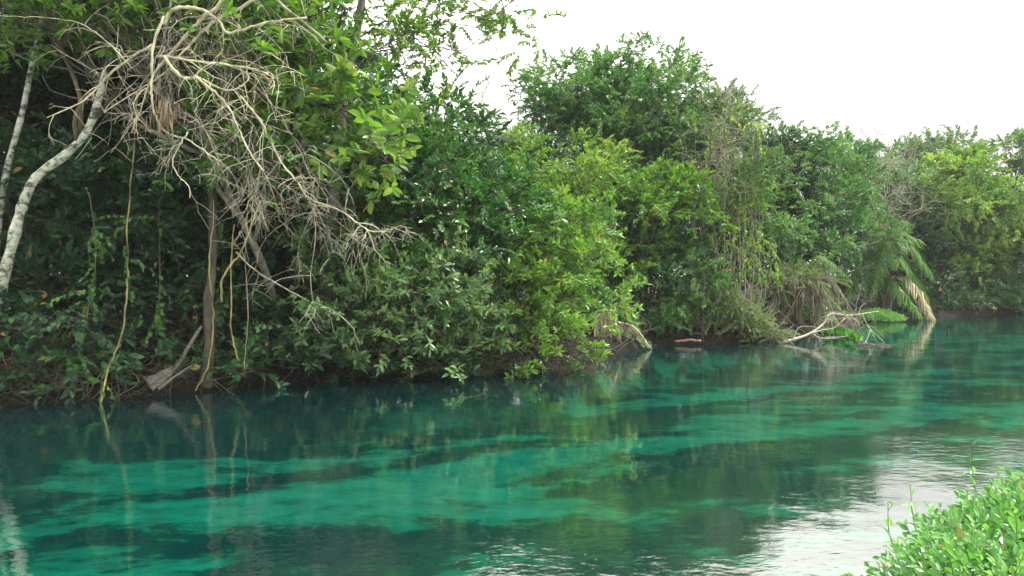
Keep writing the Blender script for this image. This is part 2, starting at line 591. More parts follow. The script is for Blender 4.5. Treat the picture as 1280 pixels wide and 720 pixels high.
def build_water():
    g = Geo()
    V = [(-80, -40, 0), (120, -40, 0), (120, 80, 0), (-80, 80, 0)]
    g.add(V, [0, 1, 2, 3], [4], 0)
    m, t = new_mat('river_water')
    out = N(t, 'ShaderNodeOutputMaterial')
    tc = N(t, 'ShaderNodeTexCoord')

    def noise(scale, detail, sc=(1, 1, 1), rot=-33, rough=.5):
        mp = N(t, 'ShaderNodeMapping')
        mp.inputs['Rotation'].default_value = (0, 0, R(rot))
        mp.inputs['Scale'].default_value = sc
        t.links.new(tc.outputs['Object'], mp.inputs[0])
        n = N(t, 'ShaderNodeTexNoise')
        n.inputs['Scale'].default_value = scale
        n.inputs['Detail'].default_value = detail
        n.inputs['Roughness'].default_value = rough
        t.links.new(mp.outputs[0], n.inputs['Vector'])
        return n
    big = noise(1.1, 2, (1, 1, 1))
    rip = noise(9.0, 3, (.75, 1.25, 1), -10)
    patch = noise(.35, 3, (.6, 1.4, 1))
    mr = N(t, 'ShaderNodeMapRange')
    mr.inputs['From Min'].default_value = 0.42
    mr.inputs['From Max'].default_value = 0.66
    mr.inputs['To Min'].default_value = 0.25
    mr.inputs['To Max'].default_value = 1.0
    t.links.new(patch.outputs['Fac'], mr.inputs['Value'])
    # livelier ripples in the quicker water towards the near bank
    sp = N(t, 'ShaderNodeSeparateXYZ')
    mpv = N(t, 'ShaderNodeMapping')
    mpv.inputs['Rotation'].default_value = (0, 0, R(-33))
    t.links.new(tc.outputs['Object'], mpv.inputs[0])
    t.links.new(mpv.outputs[0], sp.inputs[0])
    nearm = N(t, 'ShaderNodeMapRange')
    nearm.inputs['From Min'].default_value = 8.0
    nearm.inputs['From Max'].default_value = 3.5
    nearm.inputs['To Min'].default_value = 0.55
    nearm.inputs['To Max'].default_value = 1.15
    t.links.new(sp.outputs['Y'], nearm.inputs['Value'])
    pm = N(t, 'ShaderNodeMath', operation='MULTIPLY')
    t.links.new(mr.outputs[0], pm.inputs[0])
    t.links.new(nearm.outputs[0], pm.inputs[1])
    m1 = N(t, 'ShaderNodeMath', operation='MULTIPLY')
    t.links.new(rip.outputs['Fac'], m1.inputs[0])
    t.links.new(pm.outputs[0], m1.inputs[1])
    b1 = N(t, 'ShaderNodeBump')
    b1.inputs['Strength'].default_value = 1.0
    b1.inputs['Distance'].default_value = 0.005
    t.links.new(m1.outputs[0], b1.inputs['Height'])
    b2 = N(t, 'ShaderNodeBump')
    b2.inputs['Strength'].default_value = 1.0
    b2.inputs['Distance'].default_value = 0.010
    t.links.new(big.outputs['Fac'], b2.inputs['Height'])
    t.links.new(b1.outputs[0], b2.inputs['Normal'])
    fr = N(t, 'ShaderNodeFresnel')
    fr.inputs['IOR'].default_value = 1.33
    t.links.new(b2.outputs[0], fr.inputs['Normal'])
    fm = N(t, 'ShaderNodeMath', operation='MULTIPLY_ADD', use_clamp=True)
    t.links.new(fr.outputs[0], fm.inputs[0])
    fm.inputs[1].default_value = .55
    fm.inputs[2].default_value = .28
    tr = N(t, 'ShaderNodeBsdfTransparent')
    tr.inputs['Color'].default_value = (.02, .50, .46, 1)
    df = N(t, 'ShaderNodeBsdfDiffuse')
    df.inputs['Color'].default_value = (.0, .062, .07, 1)
    body = N(t, 'ShaderNodeMixShader')
    body.inputs[0].default_value = 0.14
    t.links.new(tr.outputs[0], body.inputs[1])
    t.links.new(df.outputs[0], body.inputs[2])
    gl = N(t, 'ShaderNodeBsdfGlossy')
    gl.inputs['Roughness'].default_value = 0.004
    gl.inputs['Color'].default_value = (1, 1, 1, 1)
    t.links.new(b2.outputs[0], gl.inputs['Normal'])
    mx = N(t, 'ShaderNodeMixShader')
    t.links.new(fm.outputs[0], mx.inputs[0])
    t.links.new(body.outputs[0], mx.inputs[1])
    t.links.new(gl.outputs[0], mx.inputs[2])
    t.links.new(mx.outputs[0], out.inputs[0])
    tag(g.build('water', [m]), kind='structure')


build_water()


# ------------------------------------------------------------------ leaves, sprays, trees
def leaf_quads(L, W, fold=.18, droop=.15, wide=.45, near=False):
    """one folded leaf along +Y, face up +Z"""
    f = W * fold
    if not near:
        v = [(0, 0, 0), (W / 2, L * wide, f), (0, L, -L * droop), (-W / 2, L * wide, f)]
        return np.array(v, float), [[0, 1, 2, 3]]
    z = lambda s: -L * droop * s * s
    v = [(0, 0, 0), (W * .40, L * wide * .5, f + z(.25)), (W * .5, L * wide, f + z(.5)), (W * .36, L * (wide + .3), f * .8 + z(.75)), (0, L, z(1)),
         (-W * .36, L * (wide + .3), f * .8 + z(.75)), (-W * .5, L * wide, f + z(.5)), (-W * .40, L * wide * .5, f + z(.25)),
         (0, L * wide * .75, z(.36)), (0, L * (wide + .22), z(.68))]
    return np.array(v, float), [[0, 1, 2, 8], [8, 2, 3, 9], [9, 3, 4], [0, 8, 6, 7], [8, 9, 5, 6], [9, 4, 5]]


def make_spray(rg, n=16, length=.5, L=.14, W=.06, style='alt', near=False, droop=.25, twig=.006):
    """a twig along +Y carrying leaves; returns (verts, loops, totals, mats): 0 leaf, 1 twig"""
    V, Lo, T, M = [], [], [], []
    nv = 0
    ts = np.linspace(0, 1, 4)
    bend = rg.normal(0, .12, 2)
    curve = lambda s: np.array((bend[0] * length * s * s, length * s, (-droop * length + bend[1] * length) * s * s))
    if twig:
        g = Geo()
        g.tube([curve(s) for s in ts], [twig * (1 - .7 * s) for s in ts], 3, 1, False)
        v = np.concatenate(g.v)
        V.append(v)
        Lo.append(np.concatenate(g.l))
        T.append(np.concatenate(g.t))
        M.append(np.concatenate(g.m))
        nv += len(v)
    for k in range(n):
        if style == 'alt':
            s = .15 + .85 * (k + rg.uniform(-.3, .3)) / n
            ang = (1 if k % 2 else -1) * R(rg.uniform(30, 75)) * (1.1 - .7 * s)
            pit = R(rg.normal(-8, 22))
        elif style == 'rosette':
            s = rg.choice([.55, .8, 1.0, 1.0]) + rg.uniform(-.05, .0)
            ang = rg.uniform(-math.pi, math.pi) * .8
            pit = R(rg.normal(12, 22))
        else:  # hanging
            s = .1 + .9 * (k + .5) / n
            ang = R(rg.uniform(-80, 80))
            pit = R(rg.normal(-50, 18))
        s = min(max(s, 0.02), 1)
        sc = rg.uniform(.7, 1.15)
        lv, lf = leaf_quads(L * sc, W * sc * rg.uniform(.85, 1.15), droop=rg.uniform(.05, .3), wide=rg.uniform(.42, .55), near=near)
        rl = R(rg.normal(0, 28))
        c, s_ = math.cos(rl), math.sin(rl)
        lv = lv @ np.array([[c, 0, -s_], [0, 1, 0], [s_, 0, c]])
        c, s_ = math.cos(pit), math.sin(pit)
        lv = lv @ np.array([[1, 0, 0], [0, c, s_], [0, -s_, c]])
        c, s_ = math.cos(-ang), math.sin(-ang)
        lv = lv @ np.array([[c, s_, 0], [-s_, c, 0], [0, 0, 1]])
        lv = lv + curve(s)
        V.append(lv)
        for f in lf:
            Lo.append(np.array(f) + nv)
            T.append(np.array([len(f)]))
            M.append(np.array([0]))
        nv += len(lv)
    return np.concatenate(V), np.concatenate(Lo), np.concatenate(T), np.concatenate(M)


def sprays(seed, k=5, **kw):
    rg = np.random.default_rng(seed)
    return [make_spray(rg, **kw) for _ in range(k)]


SP = {
    'shade': sprays(1, n=13, length=.55, L=.17, W=.075, near=True, droop=.4),
    'big': sprays(2, n=9, length=.5, L=.23, W=.105, style='rosette', near=True, droop=.15),
    'broad': sprays(3, n=12, length=.5, L=.2, W=.06, style='rosette', near=True, droop=.2),
    'laurel': sprays(4, n=18, length=.5, L=.12, W=.055, droop=.35, near=True),
    'mangrove': sprays(5, n=16, length=.42, L=.15, W=.055, style='rosette', near=True, droop=.15),
    'medium': sprays(6, n=20, length=.42, L=.14, W=.062, droop=.35),
    'small': sprays(7, n=24, length=.42, L=.11, W=.05, droop=.3),
    'fine': sprays(8, n=34, length=.5, L=.065, W=.028, droop=.3),
    'heart': sprays(9, n=11, length=.7, L=.12, W=.10, style='hang', near=True, droop=.6),
    'ivy': sprays(10, n=14, length=.7, L=.13, W=.11, style='hang', droop=.7),
    'coarse': sprays(12, n=16, length=.9, L=.26, W=.12, droop=.3, twig=.01),
}


def ell_area(r):
    a, b, c = r
    return 4 * math.pi * (((a * b) ** 1.6 + (a * c) ** 1.6 + (b * c) ** 1.6) / 3) ** (1 / 1.6)


def crown_points(lobes, dens, rg, clump=.62, out=.6, up=.3, fill=.2, flat_bottom=-0.5, cover=.75):
    """positions and twig directions of sprays: each lobe is a heap of leafy clumps, with some sprays inside"""
    Ps, Ds = [], []
    for (c, r) in lobes:
        r = np.asarray(r, float)
        A = ell_area(r)
        n = max(10, int(dens * A))
        cl = min(clump, .75 * float(np.min(r)))
        k = max(5, int(A / (math.pi * cl * cl) * cover))
        u = rg.normal(size=(k, 3))
        u /= np.linalg.norm(u, axis=1)[:, None]
        u[:, 2] = np.where(u[:, 2] < flat_bottom, -u[:, 2], u[:, 2])
        sz = cl * rg.uniform(.55, 1.35, k)
        ctr = c + u * rg.uniform(.6, 1.12, k)[:, None] * r
        w = sz ** 2 * rg.uniform(.6, 1.3, k)
        pick = rg.choice(k, n, p=w / w.sum())
        v = rg.normal(size=(n, 3)) + u[pick] * .55 + np.array((0, 0, .55))
        v /= np.linalg.norm(v, axis=1)[:, None]
        p = ctr[pick] + v * (sz[pick] * rg.uniform(.45, 1.05, n))[:, None] * np.array((1.1, 1.1, .75))
        d = v * out + rg.normal(size=(n, 3)) * .42 + np.array((0, 0, up - .15))
        ins = rg.random(n) < fill
        p[ins] = c + (p[ins] - c) * rg.uniform(.35, .85, ins.sum())[:, None]
        Ps.append(p)
        Ds.append(d)
    return np.concatenate(Ps), np.concatenate(Ds)


def leaves_into(geo, sp, Pt, D, rg, smin=.75, smax=1.25, rollsd=.35):
    n = len(Pt)
    sc = rg.uniform(smin, smax, n)
    M = rot_axes(D, roll=rg.normal(0, rollsd, n)) * sc[:, None, None]
    which = rg.integers(0, len(sp), n)
    for i, tm in enumerate(sp):
        k = which == i
        geo.inst(tm, M[k], Pt[k])


def lobe(px, py, d, rx, rz, ry):
    c = P(px, py, d)
    s = d / FPX
    return (c, (rx * s, ry, rz * s))


def wob(a, b, n, amp, rg):
    t = np.linspace(0, 1, n)[:, None]
    p = np.asarray(a) * (1 - t) + np.asarray(b) * t
    w = rg.normal(size=(n, 3)) * amp
    w[0] = w[-1] = 0
    return smooth_line(p + w, 3)


def tree(name, label, cat, base, lobes, sp, mat, dens=14, bark='brown', r0=.12, group=None, seed=0, trunk=None, above=None, twigs=26,
         smin=.75, smax=1.25, limb_bark=None, limb_r=.42, **kw):
    rg = np.random.default_rng(seed + 100)
    base = np.array(base, float)
    if len(base) == 2:
        base = np.array((base[0], base[1], float(ground_z(np.array(base[0]), np.array(base[1]))) - .05))
    root = thing(name, base, label, cat, group)
    cen = np.mean([l[0] for l in lobes], axis=0)
    if trunk is None:
        low = min(l[0][2] - l[1][2] * .4 for l in lobes)
        top = np.array((cen[0], cen[1], max(low, base[2] + .5 * (cen[2] - base[2]))))
        trunk = wob(base, top, 6, .04 * np.linalg.norm(top - base), rg)
    else:
        trunk = smooth_line(trunk, 6)
    g = Geo()
    tt = np.linspace(0, 1, len(trunk))
    g.tube(trunk, (r0 * (1.0 - .55 * tt) + r0 * .5 * np.exp(-tt * 14)) * (1 + .07 * rg.normal(size=len(tt))), 10)
    tr = part(g, 'trunk', [BK[bark]], root)
    for (c, r) in lobes:
        g = Geo()
        # a limb leaves the trunk somewhere in its upper half
        i = int(len(trunk) * rg.uniform(.55, .98))
        i = min(i, len(trunk) - 1)
        st = trunk[i]
        ln = wob(st, c, 5, .07 * np.linalg.norm(c - st), rg)
        rl = max(r0 * limb_r, .012)
        g.tube(ln, np.linspace(rl, rl * .45, len(ln)), 6)
        for k in range(twigs):
            u = rg.normal(size=3)
            u /= np.linalg.norm(u)
            e = c + u * np.array(r) * rg.uniform(.6, .98)
            s = ln[rg.integers(len(ln) // 3, len(ln))]
            g.tube(wob(s, e, 4, .08 * np.linalg.norm(e - s), rg), np.linspace(rl * .38, .006, 10), 4, 0, False)
        g.build('limb', [BK[limb_bark or bark]], tr, origin=base)
    g = Geo()
    Pt, D = crown_points(lobes, dens, rg, **kw)
    keep = Pt[:, 2] > 0.04
    Pt, D = Pt[keep], D[keep]
    leaves_into(g, SP[sp], Pt, D, rg, smin, smax)
    mats = [LM[mat], BK['twig']]
    part(g, 'crown', mats, root)
    return root


def shrub(name, label, base, lobes, sp, mat, dens=16, group=None, seed=0, stems=7, bark='brown', r0=.03, cat='shrub', **kw):
    """several stems from one foot, a single body of foliage"""
    rg = np.random.default_rng(seed + 500)
    base = np.array(base, float)
    if len(base) == 2:
        base = np.array((base[0], base[1], float(ground_z(np.array(base[0]), np.array(base[1]))) - .05))
    root = thing(name, base, label, cat, group)
    for k in range(stems):
        g = Geo()
        c, r = lobes[k % len(lobes)]
        e = c + rg.normal(size=3) * .3 * np.array(r)
        b = base + np.array((rg.normal(0, .18), rg.normal(0, .18), 0))
        mid = (b + e) / 2 + np.array((rg.normal(0, .2), rg.normal(0, .2), .25 * abs(e[2] - b[2])))
        ln = smooth_line([b, mid, e], 6)
        g.tube(ln, np.linspace(r0, r0 * .4, len(ln)), 6)
        for q in range(10):
            u = rg.normal(size=3)
            u /= np.linalg.norm(u)
            f = c + u * np.array(r) * rg.uniform(.6, 1)
            s = ln[rg.integers(len(ln) // 2, len(ln))]
            g.tube(wob(s, f, 4, .07 * np.linalg.norm(f - s), rg), np.linspace(r0 * .4, .005, 10), 4, 0, False)
        part(g, 'stem', [BK[bark]], root)
    g = Geo()
    Pt, D = crown_points(lobes, dens, rg, **kw)
    keep = Pt[:, 2] > 0.04
    leaves_into(g, SP[sp], Pt[keep], D[keep], rg)
    part(g, 'foliage', [LM[mat], BK['twig']], root)
    return root


# ------------------------------------------------------------------ dead wood
def grow(rg, p, d, length, r, level, out, grav=-.05, kink=.35, kids=4, seg=6):
    d = np.array(d, float)
    d /= np.linalg.norm(d) + 1e-9
    pts = [np.array(p, float)]
    st = length / seg
    for i in range(seg):
        d = d + rg.normal(size=3) * kink * .5 + np.array((0, 0, grav))
        d /= np.linalg.norm(d)
        pts.append(pts[-1] + d * st)
    out.append((np.array(pts), np.linspace(r, max(r * .35, .0025), seg + 1)))
    if level > 0:
        for k in range(kids):
            i = rg.integers(1, seg + 1)
            sd = rg.normal(size=3)
            sd /= np.linalg.norm(sd)
            nd = d * .55 + sd * .8
            grow(rg, pts[i], nd, length * rg.uniform(.4, .75), max(r * .55, .003), level - 1, out, grav, kink, kids, max(4, seg - 1))


def pl(coords, d0, d1=None):
    """a line of picture points laid out from depth d0 to d1"""
    d1 = d0 if d1 is None else d1
    n = len(coords)
    return np.array([P(x, y, d0 + (d1 - d0) * i / max(1, n - 1)) for i, (x, y) in enumerate(coords)])


def bare_branch(name, label, coords, d0, d1, r0, r1, mat='dead', cat='branch', group=None, side=14, slen=.9, level=1, seed=0, grav=-.1,
                kids=4, extra=None, sr=.009, smat=None, start=.1, one_piece=False):
    rg = np.random.default_rng(seed + 900)
    ln = smooth_line(pl(coords, d0, d1), 5)
    root = thing(name, ln[0], label, cat, group)
    g = Geo()
    ln2 = ln + rg.normal(size=ln.shape) * .006
    g.tube(ln2, np.linspace(r0, r1, len(ln)) * .72 * (1 + .12 * rg.normal(size=len(ln))), 8)
    if not one_piece:
        part(g, 'limb', [BK[mat]], root)
    if side:
        out = []
        for k in range(side):
            i = rg.integers(int(len(ln) * start), len(ln))
            sd = rg.normal(size=3)
            sd /= np.linalg.norm(sd)
            t = ln[min(i + 1, len(ln) - 1)] - ln[max(i - 1, 0)]
            t /= np.linalg.norm(t) + 1e-9
            grow(rg, ln[i], t * .6 + sd, slen * rg.uniform(.4, 1.25), sr * rg.uniform(.45, 1.3), level, out, grav, .27, kids)
        if not one_piece:
            g = Geo()
        for p_, r_ in out:
            g.tube(p_, r_, 4, 0, False)
        part(g, 'branchwork' if one_piece else 'twigs', [BK[smat or ('deadgrey' if mat == 'dead' and seed % 2 else mat)]], root)
    return root


def liana(label, coords, d0, d1, r, mat='liana', name='hanging_vine', group=None, seed=0, leaves=0, twine=True):
    rg = np.random.default_rng(seed + 1300)
    ln = smooth_line(pl(coords, d0, d1), 7)
    ln = ln + rg.normal(size=ln.shape) * r * .5
    root = thing(name, ln[0], label, 'vine', group)
    g = Geo()
    g.tube(ln, r * np.linspace(.6, 1.1, len(ln)) * (1 + .22 * rg.normal(size=len(ln)).cumsum().clip(-1.5, 1.5)), 7)
    part(g, 'stem', [BK[mat]], root)
    if twine:
        g = Geo()
        a = np.arange(len(ln)) * 1.1
        off = np.stack([np.cos(a), np.sin(a), 0 * a], -1) * r * 1.7
        g.tube(ln + off, r * .5, 5)
        part(g, 'twining_stem', [BK[mat]], root)
    if leaves:
        g = Geo()
        i = rg.integers(0, len(ln), leaves)
        D = rg.normal(size=(leaves, 3)) * .7 + np.array((0, -.4, -.3))
        leaves_into(g, SP['heart'], ln[i], D, rg, .5, .9)
        part(g, 'foliage', [LM['broad'], BK['twig']], root)
    return root


def gz(x, y):
    return float(ground_z(np.array(float(x)), np.array(float(y))))


# ============================================================ the trees and plants, left to right
def bpos(px, d):
    """a foot on the ground at distance d"""
    x = (px - 640) / FPX * d
    return (x, d)


# --- tall trees at the back left, their crowns reach beyond the frame
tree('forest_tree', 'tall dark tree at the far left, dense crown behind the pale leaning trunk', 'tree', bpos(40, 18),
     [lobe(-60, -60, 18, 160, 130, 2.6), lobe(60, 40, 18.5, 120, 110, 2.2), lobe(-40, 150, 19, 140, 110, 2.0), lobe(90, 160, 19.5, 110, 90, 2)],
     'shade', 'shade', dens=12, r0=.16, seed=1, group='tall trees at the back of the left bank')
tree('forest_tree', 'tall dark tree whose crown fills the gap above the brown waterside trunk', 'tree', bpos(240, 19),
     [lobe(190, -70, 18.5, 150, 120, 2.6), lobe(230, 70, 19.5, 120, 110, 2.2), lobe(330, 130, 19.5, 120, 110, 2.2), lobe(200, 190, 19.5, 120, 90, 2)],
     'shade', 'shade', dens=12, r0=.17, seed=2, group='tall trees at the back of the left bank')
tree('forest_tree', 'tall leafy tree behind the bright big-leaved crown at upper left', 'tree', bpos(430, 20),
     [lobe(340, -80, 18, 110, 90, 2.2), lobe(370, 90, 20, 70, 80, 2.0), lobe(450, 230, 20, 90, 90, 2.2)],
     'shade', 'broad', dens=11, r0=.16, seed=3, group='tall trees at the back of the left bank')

tree('forest_tree', 'tall dark unseen tree added just beyond the left frame edge', 'tree', bpos(-230, 14.5),  # unseen, added to keep open sky out of the river's reflection
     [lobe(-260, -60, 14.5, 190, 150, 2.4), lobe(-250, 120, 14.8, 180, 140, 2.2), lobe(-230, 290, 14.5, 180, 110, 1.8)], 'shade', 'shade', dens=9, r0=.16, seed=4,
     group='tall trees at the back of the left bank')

# --- shaded understory along the left bank
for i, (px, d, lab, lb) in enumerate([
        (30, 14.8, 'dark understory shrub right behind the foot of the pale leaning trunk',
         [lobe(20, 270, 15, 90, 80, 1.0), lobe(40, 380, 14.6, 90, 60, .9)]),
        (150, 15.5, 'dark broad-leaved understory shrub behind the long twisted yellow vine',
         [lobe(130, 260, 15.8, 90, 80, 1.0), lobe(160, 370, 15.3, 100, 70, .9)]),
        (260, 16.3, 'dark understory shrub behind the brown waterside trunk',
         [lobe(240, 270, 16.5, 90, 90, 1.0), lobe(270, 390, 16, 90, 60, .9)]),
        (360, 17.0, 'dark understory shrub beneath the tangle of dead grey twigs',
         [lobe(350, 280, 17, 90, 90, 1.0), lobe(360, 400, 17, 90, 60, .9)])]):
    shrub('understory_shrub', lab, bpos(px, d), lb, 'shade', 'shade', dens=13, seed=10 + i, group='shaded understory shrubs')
# low leaves at the water's edge
for i, (px, py, d, rx, rz, lab) in enumerate([
        (70, 430, 13.4, 60, 35, 'low broad-leaved plant among bank roots at the far left'),
        (215, 420, 14.6, 55, 40, 'low leafy plant between the twisted yellow vine and the brown trunk'),
        (330, 420, 15.6, 50, 45, 'low leafy plant right of the brown trunk near the pale yellow stems')]):
    shrub('waterside_plant', lab, bpos(px, d), [lobe(px, py, d, rx, rz, .6)], 'heart', 'shade', dens=8, seed=20 + i, stems=4, r0=.012,
          group='low plants at the left water edge', cat='plant')

for i, (px, py, d, rx, rz, lab) in enumerate([
        (380, 440, 15.2, 45, 25, 'dark leaves trailing to the water right of the pale yellow stems'),
        (130, 455, 13.3, 50, 18, 'dark low leaves on the bank left of the bark slab'),
        (300, 462, 14.3, 40, 13, 'dark low leaves at the water just right of the brown trunk foot'),
        (225, 470, 13.9, 35, 12, 'dark low leaves behind the bark slab and the leaning log'),
        (75, 478, 12.9, 50, 14, 'dark low leaves over the roots left of the twisted yellow vine'),
        (20, 455, 13.0, 50, 22, 'dark low leaves on the bank below the pale leaning trunk'),
        (450, 455, 15.4, 50, 12, 'dark leaves touching the water under the olive overhanging shrub'),
        (545, 458, 15.8, 45, 10, 'dark leaves touching the water just left of the dry root clump')]):
    shrub('waterside_plant', lab, bpos(px, d + .5), [lobe(px, py, d, rx, rz, .5)], 'shade', 'shade', dens=12, seed=140 + i, stems=4, r0=.012,
          group='low plants at the left water edge', cat='plant')

# --- pale leaning trunk
tree('leaning_tree', 'pale blotched smooth trunk leaning up to the right at the left edge', 'tree', P(-16, 420, 13.2),
     [lobe(175, -70, 14.6, 120, 90, 1.6), lobe(140, 38, 13.5, 42, 26, .5), lobe(60, -40, 13.6, 90, 60, 1.4)], 'broad', 'broad', dens=8, bark='pale', r0=.098, seed=31, twigs=14,
     trunk=[P(-16, 425, 13.2), P(-2, 372, 13.2), P(14, 310, 13.2), P(27, 260, 13.2), P(45, 222, 13.2), P(82, 193, 13.3), P(108, 165, 13.3),
            P(122, 128, 13.3), P(131, 92, 13.4), P(141, 62, 13.6)], limb_bark='twig')
tree('slender_tree', 'thin mottled grey trunk at the far left edge, upright behind the leaning one', 'tree', P(-12, 400, 14.2),
     [lobe(60, -70, 14.6, 80, 60, 1.2)], 'broad', 'broad', dens=8, bark='pale', limb_bark='twig', r0=.07, seed=32, twigs=10,
     trunk=[P(-12, 400, 14.2), P(-4, 300, 14.2), P(8, 215, 14.2), P(28, 140, 14.3), P(40, 80, 14.4), P(55, 10, 14.5), P(62, -60, 14.6)])
tree('waterside_tree', 'brown trunk standing at the water edge with vines hanging on it', 'tree', P(256, 490, 13.9),
     [lobe(300, -80, 14, 140, 90, 1.8), lobe(230, -90, 15, 120, 80, 1.6), lobe(268, 215, 13.9, 36, 30, .45), lobe(345, 225, 13.4, 50, 40, .5), lobe(240, 150, 13.0, 45, 30, .4)], 'broad', 'broad', dens=9, bark='brown', r0=.09, seed=33, twigs=14,
     trunk=[P(256, 490, 13.9), P(262, 430, 13.9), P(260, 380, 13.9), P(266, 330, 14), P(266, 260, 14), P(272, 160, 14.1), P(282, 60, 14.1), P(290, -60, 14.1)])

# --- the bright crown upper left, trunk leaning at 430
tree('bright_tree', 'tree with bright glossy narrow leaves hanging over the dead branches at upper left', 'tree', bpos(380, 16.5),
     [lobe(345, 55, 13.6, 70, 40, .9), lobe(385, 100, 13.8, 70, 45, 1.0), lobe(330, 110, 14.0, 50, 30, .8), lobe(390, -10, 14.4, 50, 30, .8),
      lobe(300, 0, 14, 60, 40, .9), lobe(120, 5, 13.9, 80, 35, .9), lobe(30, 30, 14.0, 60, 40, .9), lobe(215, -5, 12.9, 60, 26, .6), lobe(130, 25, 13.0, 45, 22, .5), lobe(285, 60, 12.7, 40, 18, .4), lobe(350, 150, 14.0, 50, 30, .7)],
     'broad', 'fresh', dens=11, bark='grey', r0=.10, seed=34, twigs=14)
tree('leaning_tree', 'slender grey tree with thin leafy twigs spreading out over the river at top centre', 'tree', bpos(410, 16),
     [lobe(560, 30, 15.2, 100, 50, 1.0), lobe(635, 30, 15, 55, 45, .7), lobe(490, 50, 15.4, 60, 60, .8), lobe(530, 85, 15.3, 60, 30, .6)], 'small', 'yellow', dens=5.5, limb_r=.17, bark='grey', r0=.13,
     seed=35, twigs=16, trunk=[P(405, 440, 16), P(412, 300, 15.9), P(424, 180, 15.7), P(432, 100, 15.6), P(446, 40, 15.5), P(456, -20, 15.4), P(470, -80, 15.4)], fill=.5)
shrub('big_leaved_bough', 'bough of large pale yellow-green oval leaves in front of the dark bush', P(405, 130, 14.6),
      [lobe(455, 150, 13.9, 45, 28, .5), lobe(490, 190, 13.6, 40, 24, .45), lobe(470, 215, 13.6, 45, 18, .4)], 'big', 'lime', dens=9, seed=36,
      stems=3, r0=.018, cat='bough')

# --- dark glossy bush and neighbours
tree('bushy_tree', 'dark glossy dome-shaped tree between the dead twigs and the bright shrub', 'tree', bpos(520, 18),
     [lobe(525, 172, 17.2, 60, 58, 1.5), lobe(500, 250, 16.8, 70, 60, 1.4), lobe(570, 240, 16.8, 60, 70, 1.4), lobe(545, 320, 16.4, 80, 60, 1.3),
      lobe(470, 320, 16.6, 60, 50, 1.2)],
     'laurel', 'laurel', dens=17, r0=.14, seed=40, bark='grey')
shrub('overhanging_shrub', 'olive shrub hanging low over dark water left of the dry root clump', bpos(480, 17),
      [lobe(425, 410, 15.2, 55, 40, .9), lobe(490, 400, 15.2, 60, 45, .9), lobe(550, 410, 15.4, 60, 45, .9), lobe(440, 360, 15.8, 60, 40, .9),
       lobe(525, 355, 15.8, 60, 40, .9), lobe(480, 440, 14.9, 60, 20, .5), lobe(560, 440, 15.4, 50, 18, .5), lobe(410, 445, 14.9, 40, 16, .4)],
      'mangrove', 'olive', dens=15, seed=41, stems=8)
shrub('bright_shrub', 'large fresh green rounded shrub above the dry root clump at centre', bpos(665, 18.3),
      [lobe(630, 390, 16.8, 55, 50, 1.0), lobe(690, 370, 17, 60, 55, 1.1), lobe(640, 330, 17.6, 60, 45, 1.1), lobe(700, 310, 18, 55, 40, 1.0),
       lobe(655, 428, 16.6, 62, 28, .8), lobe(718, 395, 17.8, 30, 38, .8), lobe(712, 430, 17.8, 24, 22, .5)],
      'mangrove', 'fresh', dens=16, seed=42, stems=9)
shrub('climbing_bush', 'glossy deep green bush climbing between dark dome tree and fresh shrub', bpos(620, 19),
      [lobe(620, 270, 18.2, 45, 60, 1.0), lobe(655, 290, 18.6, 45, 45, .9)], 'laurel', 'broad', dens=15, seed=43, stems=5)

# --- middle of the far bank
tree('round_tree', 'yellowish green rounded tree left of the tall crown', 'tree', bpos(680, 24),
     [lobe(648, 222, 26.5, 46, 36, 1.8), lobe(700, 228, 26, 60, 45, 1.8), lobe(660, 262, 24.5, 60, 45, 1.5), lobe(730, 270, 24, 45, 45, 1.5)],
     'small', 'yellow', dens=24, r0=.14, seed=50, clump=.8)
tree('tall_tree', 'tallest tree, broad rounded crown standing out against the white sky', 'tree', bpos(775, 31),
     [lobe(740, 118, 30, 52, 38, 2.3), lobe(805, 112, 30, 52, 38, 2.3), lobe(703, 135, 30, 40, 35, 1.9), lobe(770, 160, 29.5, 75, 50, 2.4),
      lobe(838, 140, 30, 42, 48, 1.9), lobe(765, 215, 29, 70, 45, 2.2), lobe(700, 180, 29.5, 40, 40, 1.8), lobe(835, 210, 29, 50, 50, 2)],
     'medium', 'forest', dens=12, r0=.2, seed=51, clump=.85)
shrub('round_shrub', 'rounded lime-tinted shrub beneath the tallest tree, beside the hanging dry vines', bpos(810, 24.5),
      [lobe(800, 290, 23.6, 50, 45, 1.3), lobe(840, 270, 23.8, 45, 40, 1.3), lobe(770, 330, 23.4, 45, 40, 1.2)],
      'medium', 'fresh', dens=17, seed=52, stems=7)
shrub('shaded_shrub', 'dull green shaded shrub over the water right of the drooping dry frond', bpos(820, 25),
      [lobe(800, 370, 23.8, 50, 40, 1.1), lobe(850, 350, 24, 45, 45, 1.2), lobe(850, 400, 23.6, 40, 28, .8)], 'small', 'forest', dens=20, seed=53, stems=7)
tree('vine_draped_tree', 'greyish tree draped with dry vines right of the tallest crown', 'tree', bpos(915, 29),
     [lobe(885, 150, 29.5, 36, 32, 1.7), lobe(920, 180, 29, 36, 36, 1.6), lobe(900, 210, 27, 55, 50, 1.6), lobe(945, 255, 25.4, 38, 50, 1.5),
      lobe(900, 290, 25, 45, 45, 1.3)],
     'small', 'olive', dens=15, r0=.15, seed=54)
tree('broad_tree', 'green tree with a stepped crown left of the palm', 'tree', bpos(1030, 36.5),
     [lobe(1003, 200, 34, 38, 32, 2.1), lobe(1055, 225, 36, 42, 38, 2.1), lobe(1010, 270, 32, 52, 50, 2), lobe(1062, 285, 36.5, 38, 50, 2),
      lobe(1015, 330, 31, 48, 32, 1.7), lobe(960, 315, 28, 32, 40, 1.4)],
     'medium', 'forest', dens=13, r0=.18, seed=55)
